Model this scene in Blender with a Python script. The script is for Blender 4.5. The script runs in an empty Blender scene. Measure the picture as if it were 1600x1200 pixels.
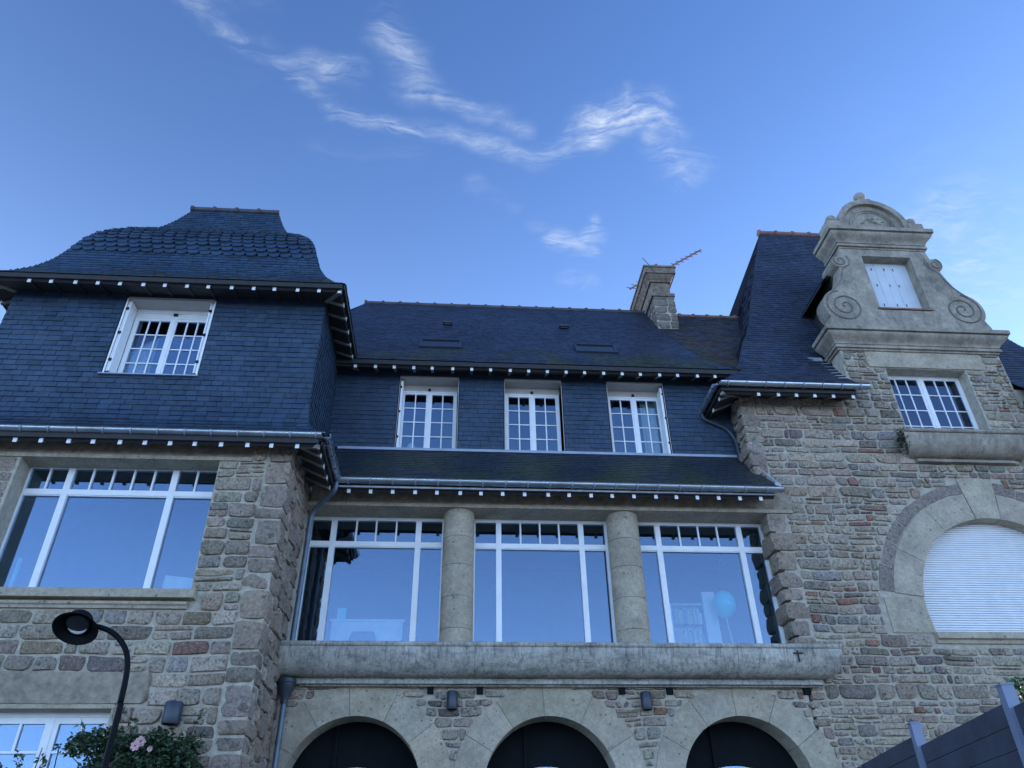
import bpy, math, random
from mathutils import Vector, Matrix, noise
from mathutils.geometry import tessellate_polygon
random.seed(7)
RA = math.radians
rnd = random.random
def ru(a, b): return a + (b - a) * random.random()
SC = bpy.context.scene
COL = SC.collection

# ------------------------------------------------------------------ camera
cam = bpy.data.cameras.new('camera')
camo = bpy.data.objects.new('camera', cam)
COL.objects.link(camo)
cam.lens = 27.045; cam.sensor_width = 36; cam.clip_end = 5000; cam.clip_start = 0.05
def cam_axes(p, r, y):
    cy, sy = math.cos(y), math.sin(y)
    f0 = Vector((sy, cy, 0)); r0 = Vector((cy, -sy, 0)); u0 = Vector((0, 0, 1))
    f = f0 * math.cos(p) + u0 * math.sin(p); u = u0 * math.cos(p) - f0 * math.sin(p)
    return r0 * math.cos(r) + u * math.sin(r), u * math.cos(r) - r0 * math.sin(r), f
cr, cu, cf = cam_axes(RA(34.314), RA(-0.9465), RA(4.546))
m = Matrix((cr, cu, -cf)).transposed().to_4x4()
m.translation = Vector((0, 0, 1.6))
camo.matrix_world = m
SC.camera = camo

# ------------------------------------------------------------------ sky, sun, exposure
SUN_EL, SUN_AZ = 12.0, 62.0
world = bpy.data.worlds.new('World'); SC.world = world; world.use_nodes = True
wn = world.node_tree; wn.nodes.clear()
def N(nt, typ, **kw):
    n = nt.nodes.new(typ)
    for k, v in kw.items(): setattr(n, k, v)
    return n
sky = N(wn, 'ShaderNodeTexSky', sky_type='NISHITA')
sky.sun_disc = False; sky.sun_elevation = RA(SUN_EL); sky.sun_rotation = RA(SUN_AZ)
sky.altitude = 0; sky.air_density = 1.0; sky.dust_density = 0.3; sky.ozone_density = 4.0
bg = N(wn, 'ShaderNodeBackground'); bg.inputs[1].default_value = 0.15
wo = N(wn, 'ShaderNodeOutputWorld')
tc = N(wn, 'ShaderNodeTexCoord')
def L(nt, a, b): nt.links.new(a, b)
# a little haze and a tint towards the photograph's clear evening blue
SKY_GAIN = (0.84, 0.90, 1.12)
gain = N(wn, 'ShaderNodeMix', data_type='RGBA', blend_type='MULTIPLY'); gain.inputs[0].default_value = 1
gain.inputs[7].default_value = (*SKY_GAIN, 1)
L(wn, sky.outputs[0], gain.inputs[6])
sz0 = N(wn, 'ShaderNodeSeparateXYZ'); L(wn, tc.outputs['Generated'], sz0.inputs[0])
hz1 = N(wn, 'ShaderNodeMath', operation='SUBTRACT', use_clamp=True); hz1.inputs[0].default_value = 1; L(wn, sz0.outputs[2], hz1.inputs[1])
hz2 = N(wn, 'ShaderNodeMath', operation='POWER'); L(wn, hz1.outputs[0], hz2.inputs[0]); hz2.inputs[1].default_value = 1.7
hz3 = N(wn, 'ShaderNodeMath', operation='MULTIPLY'); L(wn, hz2.outputs[0], hz3.inputs[0]); hz3.inputs[1].default_value = 0.45
hzm = N(wn, 'ShaderNodeMix', data_type='RGBA'); L(wn, hz3.outputs[0], hzm.inputs[0]); L(wn, gain.outputs[2], hzm.inputs[6])
hzm.inputs[7].default_value = (1.6, 2.5, 3.9, 1)
# glow added towards the horizon, all the way round, to brighten the facade
hq = N(wn, 'ShaderNodeMath', operation='POWER'); L(wn, hz1.outputs[0], hq.inputs[0]); hq.inputs[1].default_value = 3.3
hqs = N(wn, 'ShaderNodeVectorMath', operation='SCALE'); hqs.inputs[0].default_value = (5.6, 7.9, 12.5); L(wn, hq.outputs[0], hqs.inputs['Scale'])
hadd = N(wn, 'ShaderNodeVectorMath', operation='ADD'); L(wn, hzm.outputs[2], hadd.inputs[0]); L(wn, hqs.outputs[0], hadd.inputs[1])
# cirrus: strokes on a high cloud plane (x/z, y/z), frayed by noise
sep = N(wn, 'ShaderNodeSeparateXYZ'); L(wn, tc.outputs['Generated'], sep.inputs[0])
mx = N(wn, 'ShaderNodeMath', operation='MAXIMUM'); mx.inputs[1].default_value = 0.08; L(wn, sep.outputs[2], mx.inputs[0])
dx = N(wn, 'ShaderNodeMath', operation='DIVIDE'); L(wn, sep.outputs[0], dx.inputs[0]); L(wn, mx.outputs[0], dx.inputs[1])
dy = N(wn, 'ShaderNodeMath', operation='DIVIDE'); L(wn, sep.outputs[1], dy.inputs[0]); L(wn, mx.outputs[0], dy.inputs[1])
cp = N(wn, 'ShaderNodeCombineXYZ'); L(wn, dx.outputs[0], cp.inputs[0]); L(wn, dy.outputs[0], cp.inputs[1])
def wnoise(vec, scale, detail, rough, dist=0.0, off=0.0, sc3=None):
    mp = N(wn, 'ShaderNodeMapping'); mp.inputs['Location'].default_value = (off, off * 0.7, off * 1.3)
    if sc3:
        mp.inputs['Rotation'].default_value = (0, 0, sc3[0]); mp.inputs['Scale'].default_value = (sc3[1], sc3[2], 1)
    L(wn, vec, mp.inputs[0])
    n = N(wn, 'ShaderNodeTexNoise'); n.inputs['Scale'].default_value = scale; n.inputs['Detail'].default_value = detail
    n.inputs['Roughness'].default_value = rough; n.inputs['Distortion'].default_value = dist
    L(wn, mp.outputs[0], n.inputs['Vector']); return n
w1 = wnoise(cp.outputs[0], 7, 4, 0.6)
wsub = N(wn, 'ShaderNodeVectorMath', operation='SUBTRACT'); L(wn, w1.outputs['Color'], wsub.inputs[0]); wsub.inputs[1].default_value = (0.5, 0.5, 0.5)
wscl = N(wn, 'ShaderNodeVectorMath', operation='SCALE'); L(wn, wsub.outputs[0], wscl.inputs[0]); wscl.inputs['Scale'].default_value = 0.07
wadd = N(wn, 'ShaderNodeVectorMath', operation='ADD'); L(wn, cp.outputs[0], wadd.inputs[0]); L(wn, wscl.outputs[0], wadd.inputs[1])
flat = N(wn, 'ShaderNodeVectorMath', operation='MULTIPLY'); L(wn, wadd.outputs[0], flat.inputs[0]); flat.inputs[1].default_value = (1, 1, 0)
PV = flat.outputs[0]
F = 1202.0
def plane_xy(px, py):
    d = cr * ((px - 800) / F) + cu * ((600 - py) / F) + cf
    return Vector((d.x / d.z, d.y / d.z, 0))
STROKES = [  # (polyline in sky directions, half width, strength)
    ([(290, 0), (345, 42), (430, 95), (545, 118)], 17, .55),
    ([(330, 0), (400, 10)], 24, .14),
    ([(430, 95), (500, 150), (530, 178)], 13, .22),
    ([(460, 125), (520, 178), (620, 193), (720, 215), (840, 238)], 12, .46),
    ([(605, 60), (635, 95), (652, 132)], 24, .45),
    ([(610, 0), (625, 60)], 18, .10),
    ([(685, 150), (740, 175), (820, 200)], 13, .46),
    ([(840, 238), (890, 225), (960, 200), (985, 190)], 14, .40),
    ([(893, 205), (905, 182), (930, 175)], 11, .50),
    ([(935, 195), (975, 180), (1015, 178)], 24, .95),
    ([(950, 180), (985, 140)], 10, .5),
    ([(1010, 180), (1040, 225), (1068, 275)], 20, .50),
    ([(1050, 250), (1080, 255)], 20, .25),
    ([(740, 285), (800, 320)], 10, .20),
    ([(840, 345), (856, 342)], 11, .35),
    ([(870, 372), (905, 385), (925, 365)], 11, .5),
    ([(927, 345), (922, 395)], 8, .45),
    ([(912, 400), (922, 375)], 12, .4),
    ([(885, 435), (910, 442)], 10, .4),
    ([(300, 110), (420, 130), (560, 180)], 30, .05),
    ([(1450, 330), (1500, 400), (1490, 470)], 50, .36),
    ([(1500, 470), (1600, 540)], 60, .3),
    ([(1340, 170), (1370, 190)], 26, .06),
    ([(500, 235), (640, 240)], 14, .07)]
total = None
for pts, hw, st in STROKES:
    for a, b in zip(pts, pts[1:]):
        pa, pb = plane_xy(*a), plane_xy(*b)
        wid = (plane_xy(a[0], a[1] + hw) - pa).length * 1.05
        e = pb - pa
        s1 = N(wn, 'ShaderNodeVectorMath', operation='SUBTRACT'); L(wn, PV, s1.inputs[0]); s1.inputs[1].default_value = pa
        dt = N(wn, 'ShaderNodeVectorMath', operation='DOT_PRODUCT'); L(wn, s1.outputs[0], dt.inputs[0]); dt.inputs[1].default_value = e / e.length_squared
        cl = N(wn, 'ShaderNodeMath', operation='MULTIPLY', use_clamp=True); L(wn, dt.outputs['Value'], cl.inputs[0]); cl.inputs[1].default_value = 1
        sc = N(wn, 'ShaderNodeVectorMath', operation='SCALE'); sc.inputs[0].default_value = e; L(wn, cl.outputs[0], sc.inputs['Scale'])
        s2 = N(wn, 'ShaderNodeVectorMath', operation='DISTANCE'); L(wn, s1.outputs[0], s2.inputs[0]); L(wn, sc.outputs[0], s2.inputs[1])
        mr = N(wn, 'ShaderNodeMapRange', interpolation_type='SMOOTHSTEP'); L(wn, s2.outputs['Value'], mr.inputs[0])
        mr.inputs[1].default_value = 0; mr.inputs[2].default_value = wid * 2.1; mr.inputs[3].default_value = st; mr.inputs[4].default_value = 0
        if total is None: total = mr.outputs[0]
        else:
            ad = N(wn, 'ShaderNodeMath', operation='MAXIMUM'); L(wn, total, ad.inputs[0]); L(wn, mr.outputs[0], ad.inputs[1]); total = ad.outputs[0]
fibA = wnoise(PV, 30, 8, 0.62, 0.9, 3.1, (RA(-40), 0.30, 1.4))
fibB = wnoise(PV, 30, 8, 0.64, 1.1, 5.1, (RA(62), 0.35, 1.3))
sel = N(wn, 'ShaderNodeMapRange', interpolation_type='SMOOTHSTEP'); L(wn, dx.outputs[0], sel.inputs[0]); sel.inputs[1].default_value = plane_xy(600, 200).x; sel.inputs[2].default_value = plane_xy(880, 200).x
fib = N(wn, 'ShaderNodeMix', data_type='FLOAT'); L(wn, sel.outputs[0], fib.inputs[0]); L(wn, fibA.outputs[0], fib.inputs[2]); L(wn, fibB.outputs[0], fib.inputs[3])
veil = wnoise(PV, 7, 5, 0.6, 0.5, 9.3)
veilr = N(wn, 'ShaderNodeMapRange'); L(wn, veil.outputs[0], veilr.inputs[0]); veilr.inputs[1].default_value = 0.40; veilr.inputs[2].default_value = 0.62; veilr.inputs[3].default_value = 0.12; veilr.inputs[4].default_value = 1.1
fr = N(wn, 'ShaderNodeMapRange'); L(wn, fib.outputs[0], fr.inputs[0]); fr.inputs[1].default_value = 0.38; fr.inputs[2].default_value = 0.78; fr.inputs[3].default_value = 0.06; fr.inputs[4].default_value = 1.75
sq = N(wn, 'ShaderNodeMath', operation='POWER'); L(wn, total, sq.inputs[0]); sq.inputs[1].default_value = 1.25
cm = N(wn, 'ShaderNodeMath', operation='MULTIPLY', use_clamp=True); vm = N(wn, 'ShaderNodeMath', operation='MULTIPLY'); L(wn, fr.outputs[0], vm.inputs[0]); L(wn, veilr.outputs[0], vm.inputs[1])
L(wn, sq.outputs[0], cm.inputs[0]); L(wn, vm.outputs[0], cm.inputs[1])
cmix = N(wn, 'ShaderNodeMix', data_type='RGBA'); L(wn, cm.outputs[0], cmix.inputs[0]); L(wn, hadd.outputs[0], cmix.inputs[6])
cmix.inputs[7].default_value = (2.6, 2.95, 3.5, 1)
L(wn, cmix.outputs[2], bg.inputs[0]); L(wn, bg.outputs[0], wo.inputs[0])

sun = bpy.data.lights.new('sun', 'SUN'); sun.energy = 2.0; sun.angle = RA(0.5); sun.color = (1, 0.72, 0.48)
suno = bpy.data.objects.new('sun', sun); COL.objects.link(suno)
sd = Vector((math.sin(RA(SUN_AZ)) * math.cos(RA(SUN_EL)), math.cos(RA(SUN_AZ)) * math.cos(RA(SUN_EL)), math.sin(RA(SUN_EL))))
suno.rotation_euler = sd.to_track_quat('Z', 'Y').to_euler()
SC.view_settings.view_transform = 'Standard'; SC.view_settings.look = 'None'
SC.view_settings.gamma = 1; SC.view_settings.use_curve_mapping = False
SC.view_settings.exposure = 1.05

# ------------------------------------------------------------------ materials
def newmat(name):
    mt = bpy.data.materials.new(name); mt.use_nodes = True
    nt = mt.node_tree; b = nt.nodes['Principled BSDF']
    return mt, nt, b
def tex(nt, typ, scale, vec=None, stretch=None, **kw):
    t = N(nt, typ)
    t.inputs['Scale'].default_value = scale
    for k, v in kw.items(): t.inputs[k].default_value = v
    c = N(nt, 'ShaderNodeNewGeometry')
    mp = N(nt, 'ShaderNodeMapping'); L(nt, c.outputs['Position'], mp.inputs[0])
    if stretch: mp.inputs['Scale'].default_value = stretch
    L(nt, mp.outputs[0], t.inputs['Vector'])
    return t
def maprange(nt, src, a, b, c, d):
    r = N(nt, 'ShaderNodeMapRange'); L(nt, src, r.inputs[0])
    for i, v in enumerate((a, b, c, d)): r.inputs[i + 1].default_value = v
    return r.outputs[0]
def mulc(nt, col, fac):
    x = N(nt, 'ShaderNodeMix', data_type='RGBA', blend_type='MULTIPLY'); x.inputs[0].default_value = 1
    if isinstance(col, tuple): x.inputs[6].default_value = (*col, 1)
    else: L(nt, col, x.inputs[6])
    L(nt, fac, x.inputs[7]); return x.outputs[2]
def mixc(nt, fac, a, b):
    x = N(nt, 'ShaderNodeMix', data_type='RGBA'); L(nt, fac, x.inputs[0])
    for i, v in ((6, a), (7, b)):
        if isinstance(v, tuple): x.inputs[i].default_value = (*v, 1)
        else: L(nt, v, x.inputs[i])
    return x.outputs[2]
def bump(nt, b, src, strength, dist=0.02, prev=None):
    bp = N(nt, 'ShaderNodeBump'); bp.inputs['Strength'].default_value = strength; bp.inputs['Distance'].default_value = dist
    L(nt, src, bp.inputs['Height'])
    if prev: L(nt, prev, bp.inputs['Normal'])
    L(nt, bp.outputs[0], b.inputs['Normal']); return bp.outputs[0]
def simple(name, col, rough=0.5, metal=0.0, var=0.15, vscale=6, bmp=0.0, bscale=60, spec=0.5, stretch=None):
    mt, nt, b = newmat(name)
    n = tex(nt, 'ShaderNodeTexNoise', vscale, Detail=5, stretch=stretch)
    L(nt, mulc(nt, col, maprange(nt, n.outputs[0], 0.25, 0.75, 1 - var, 1 + var)), b.inputs['Base Color'])
    b.inputs['Roughness'].default_value = rough; b.inputs['Metallic'].default_value = metal
    b.inputs['Specular IOR Level'].default_value = spec
    if bmp:
        n2 = tex(nt, 'ShaderNodeTexNoise', bscale, Detail=4, stretch=stretch); bump(nt, b, n2.outputs[0], bmp)
    return mt
def tinted(name, rough, spec, var, nscale, bmp, bscale, bdist=0.02, spots=None, stretch=None, cav=None):
    mt, nt, b = newmat(name)
    at = N(nt, 'ShaderNodeAttribute', attribute_name='tint')
    n = tex(nt, 'ShaderNodeTexNoise', nscale, Detail=7, Roughness=0.65, stretch=stretch)
    c = mulc(nt, at.outputs['Color'], maprange(nt, n.outputs[0], 0.28, 0.72, 1 - var, 1 + var))
    big = tex(nt, 'ShaderNodeTexNoise', 0.7, Detail=3)
    c = mulc(nt, c, maprange(nt, big.outputs[0], 0.3, 0.7, 0.86, 1.14))
    if cav:
        cv_ = tex(nt, 'ShaderNodeTexNoise', cav[0], Detail=5, Roughness=0.7, Distortion=0.6)
        c = mixc(nt, maprange(nt, cv_.outputs[0], 0.36, 0.46, cav[1], 0), c, (0.045, 0.042, 0.038))
    if spots:
        s = tex(nt, 'ShaderNodeTexNoise', spots[0], Detail=3, Roughness=0.6)
        c = mixc(nt, maprange(nt, s.outputs[0], spots[1], spots[1] + 0.05, 0, spots[3]), c, spots[2])
    L(nt, c, b.inputs['Base Color'])
    b.inputs['Roughness'].default_value = rough; b.inputs['Specular IOR Level'].default_value = spec
    n2 = tex(nt, 'ShaderNodeTexNoise', bscale, Detail=8, Roughness=0.7, stretch=stretch)
    p = bump(nt, b, n2.outputs[0], bmp, bdist)
    return mt
MT = {}
MT['rubble'] = tinted('rubble_stone', 0.9, 0.25, 0.5, 26, 1.0, 14, 0.06, (30, 0.62, (0.50, 0.46, 0.38), 0.65), None, (13, 0.65))
MT['quoin'] = tinted('quoin_stone', 0.9, 0.25, 0.4, 22, 1.0, 12, 0.06, (32, 0.64, (0.46, 0.43, 0.37), 0.6), None, (9, 0.6))
def dressed(name, col, var, pits, bs=0.5, streak=False):
    mt, nt, b = newmat(name)
    at = N(nt, 'ShaderNodeAttribute', attribute_name='tint')
    base = mulc(nt, col, at.outputs['Color'])
    n = tex(nt, 'ShaderNodeTexNoise', 2.2, Detail=8, Roughness=0.7)
    c = mulc(nt, base, maprange(nt, n.outputs[0], 0.3, 0.7, 1 - var, 1 + var))
    g = tex(nt, 'ShaderNodeTexNoise', 70, Detail=3, Roughness=0.7)
    c = mulc(nt, c, maprange(nt, g.outputs[0], 0.3, 0.7, 0.8, 1.18))
    if streak == 'soft':
        s = tex(nt, 'ShaderNodeTexNoise', 2.6, Detail=7, Roughness=0.72, stretch=(1.6, 1.6, 0.5))
        c = mixc(nt, maprange(nt, s.outputs[0], 0.50, 0.68, 0, 0.6), c, (0.11, 0.10, 0.085))
        s3 = tex(nt, 'ShaderNodeTexNoise', 7, Detail=6, Roughness=0.75, stretch=(1.8, 1.8, 0.5))
        c = mixc(nt, maprange(nt, s3.outputs[0], 0.58, 0.70, 0, 0.45), c, (0.50, 0.47, 0.38))
    elif streak:
        s = tex(nt, 'ShaderNodeTexNoise', 6, Detail=6, Roughness=0.75, stretch=(3.2, 3.2, 0.35))
        c = mixc(nt, maprange(nt, s.outputs[0], 0.48, 0.66, 0, 0.75), c, (0.085, 0.085, 0.08))
        s3 = tex(nt, 'ShaderNodeTexNoise', 9, Detail=4, Roughness=0.75, stretch=(3.5, 3.5, 0.22))
        c = mixc(nt, maprange(nt, s3.outputs[0], 0.60, 0.72, 0, 0.5), c, (0.55, 0.56, 0.52))
        s4 = tex(nt, 'ShaderNodeTexNoise', 3.2, Detail=6, Roughness=0.7, stretch=(0.7, 1, 2.2))
        c = mixc(nt, maprange(nt, s4.outputs[0], 0.50, 0.68, 0, 0.6), c, (0.075, 0.08, 0.075))
    md = tex(nt, 'ShaderNodeTexNoise', 16, Detail=4, Roughness=0.75)
    c = mulc(nt, c, maprange(nt, md.outputs[0], 0.3, 0.7, 0.78, 1.16))
    v = tex(nt, 'ShaderNodeTexVoronoi', 9, Randomness=1.0)
    sz = tex(nt, 'ShaderNodeTexNoise', 5, Detail=2)
    pit = N(nt, 'ShaderNodeMath', operation='LESS_THAN'); L(nt, v.outputs['Distance'], pit.inputs[0])
    L(nt, maprange(nt, sz.outputs[0], 0.35, 0.7, 0.02, pits), pit.inputs[1])
    c = mixc(nt, maprange(nt, pit.outputs[0], 0, 1, 0, 0.6), c, (0.07, 0.065, 0.055))
    L(nt, c, b.inputs['Base Color']); b.inputs['Roughness'].default_value = 0.88; b.inputs['Specular IOR Level'].default_value = 0.25
    h = N(nt, 'ShaderNodeMath', operation='SUBTRACT'); L(nt, g.outputs[0], h.inputs[0]); L(nt, pit.outputs[0], h.inputs[1])
    bump(nt, b, h.outputs[0], bs, 0.012)
    return mt
MT['dressed'] = dressed('dressed_granite', (0.44, 0.375, 0.27), 0.25, 0.24)
MT['gable'] = dressed('weathered_render', (0.35, 0.305, 0.235), 0.38, 0.12, 0.6, 'soft')
MT['ledge'] = dressed('stained_concrete', (0.44, 0.41, 0.335), 0.3, 0.10, 0.4, True)
MT['roughlintel'] = simple('hammered_stone', (0.30, 0.25, 0.18), 0.9, 0, 0.35, 9, 1.0, 20, 0.25)
MT['mortar'] = simple('mortar', (0.46, 0.41, 0.315), 0.95, 0, 0.25, 9, 0.8, 40, 0.2)
MT['slate'] = tinted('slate', 0.42, 0.5, 0.28, 9, 0.3, 30, 0.01, (16, 0.74, (0.30, 0.31, 0.30), 0.5))
MT['slate_old'] = tinted('weathered_slate', 0.55, 0.45, 0.4, 5, 0.45, 25, 0.012, (24, 0.72, (0.30, 0.31, 0.27), 0.35))
MT['under'] = simple('roof_felt', (0.02, 0.025, 0.035), 0.9)
MT['zinc'] = simple('zinc', (0.42, 0.48, 0.51), 0.27, 0.9, 0.25, 3, 0.05, 20)
MT['zinc_flat'] = simple('weathered_zinc_sheet', (0.33, 0.36, 0.42), 0.5, 0.5, 0.15, 4)
MT['lead'] = simple('lead_flashing', (0.42, 0.44, 0.46), 0.55, 0.2, 0.3, 9)
MT['white'] = simple('white_paint', (0.84, 0.85, 0.83), 0.4, 0, 0.06, 5)
MT['tailshade'] = simple('shaded_rafter_paint', (0.24, 0.225, 0.19), 0.7, 0, 0.3, 9)  # white tails toned down; their unlit undersides are put into the colour
MT['shutter'] = simple('white_shutter_paint', (0.60, 0.65, 0.68), 0.45, 0, 0.06, 3)
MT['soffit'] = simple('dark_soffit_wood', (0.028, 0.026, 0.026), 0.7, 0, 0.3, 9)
MT['reveal'] = simple('reveal_plaster', (0.47, 0.44, 0.39), 0.7, 0, 0.08, 5)
MT['iron'] = simple('dark_iron', (0.02, 0.02, 0.022), 0.5, 0.6)
MT['black'] = simple('black_lamp_paint', (0.004, 0.005, 0.007), 0.6, 0.0, spec=0.12)
MT['lampgrey'] = simple('anthracite_metal', (0.045, 0.055, 0.07), 0.42, 0.3)
MT['board'] = simple('composite_board', (0.040, 0.044, 0.062), 0.55, 0, 0.35, 4, 0.2, 40, 0.4, (1, 1, 1))
MT['alu'] = simple('aluminium', (0.20, 0.235, 0.31), 0.5, 0.3, 0.08)
MT['tile'] = simple('clay_ridge_tile', (0.25, 0.13, 0.09), 0.8, 0, 0.4, 6, 0.3)
MT['darktile'] = simple('slate_ridge_tile', (0.07, 0.065, 0.07), 0.6, 0, 0.4, 6, 0.2)
MT['sunred'] = simple('sun_reddened_aerial_metal', (0.20, 0.10, 0.085), 0.7, 0.1)  # the low sun's red is put into the metal colour
MT['groove'] = simple('grimy_carved_stone', (0.19, 0.17, 0.135), 0.9, 0, 0.4, 9, 0.6, 30, 0.2)
MT['pipe'] = simple('dark_zinc_pipe', (0.13, 0.165, 0.205), 0.5, 0.5, 0.2, 5)
MT['cap'] = simple('brown_weathered_stone', (0.21, 0.165, 0.125), 0.9, 0, 0.5, 7, 0.6, 30, 0.2)
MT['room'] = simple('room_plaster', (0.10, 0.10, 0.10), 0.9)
MT['ground'] = simple('pale_gravel', (0.27, 0.25, 0.21), 0.9, 0, 0.25, 3, 0.3, 60)
MT['door'] = simple('dark_painted_wood', (0.010, 0.013, 0.015), 0.9, spec=0.1)
MT['curtain'] = simple('voile_curtain', (0.72, 0.70, 0.64), 0.9, 0, 0.05)
MT['panel'] = simple('pale_panel', (0.75, 0.78, 0.82), 0.6)
MT['book'] = tinted('book_cover', 0.6, 0.3, 0.1, 5, 0.0, 10)
MT['aqua'] = simple('turquoise_balloon', (0.02, 0.80, 0.90), 0.25, 0, 0.1, 3, spec=0.8)
MT['aquabox'] = simple('turquoise_box', (0.2, 0.75, 0.85), 0.5)
MT['moss'] = simple('moss', (0.045, 0.06, 0.03), 0.95, 0, 0.5, 20, 0.8, 60)
MT['bark'] = simple('stem_bark', (0.06, 0.045, 0.03), 0.9)
MT['leaf'] = tinted('leaf', 0.45, 0.5, 0.15, 20, 0.1, 40)
MT['petal'] = simple('pink_petal', (0.72, 0.45, 0.44), 0.6, 0, 0.15, 30)
MT['lens'] = simple('dark_lamp_lens', (0.03, 0.035, 0.04), 0.15, 0.3)
MT['lampglint'] = simple('lamp_highlight', (0.6, 0.62, 0.62), 0.2)  # pale tone that paints the highlight in the street lamp head
def glassmat():
    mt, nt, b = newmat('window_glass'); nt.nodes.remove(b)
    out = [n for n in nt.nodes if n.type == 'OUTPUT_MATERIAL'][0]
    g = N(nt, 'ShaderNodeBsdfGlossy'); g.inputs['Roughness'].default_value = 0.0; g.inputs['Color'].default_value = (0.46, 0.63, 0.90, 1)
    t = N(nt, 'ShaderNodeBsdfTransparent'); t.inputs['Color'].default_value = (0.86, 0.93, 0.9, 1)
    fz = N(nt, 'ShaderNodeFresnel'); fz.inputs['IOR'].default_value = 1.5
    f2 = maprange(nt, fz.outputs[0], 0.04, 1.0, 0.175, 1.0)
    n = tex(nt, 'ShaderNodeTexNoise', 0.9, Detail=1); bp = N(nt, 'ShaderNodeBump'); bp.inputs['Strength'].default_value = 0.06; bp.inputs['Distance'].default_value = 0.02
    L(nt, n.outputs[0], bp.inputs['Height']); L(nt, bp.outputs[0], g.inputs['Normal'])
    mxs = N(nt, 'ShaderNodeMixShader'); L(nt, f2, mxs.inputs[0]); L(nt, t.outputs[0], mxs.inputs[1]); L(nt, g.outputs[0], mxs.inputs[2])
    L(nt, mxs.outputs[0], out.inputs[0]); return mt
MT['glass'] = glassmat()

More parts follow.
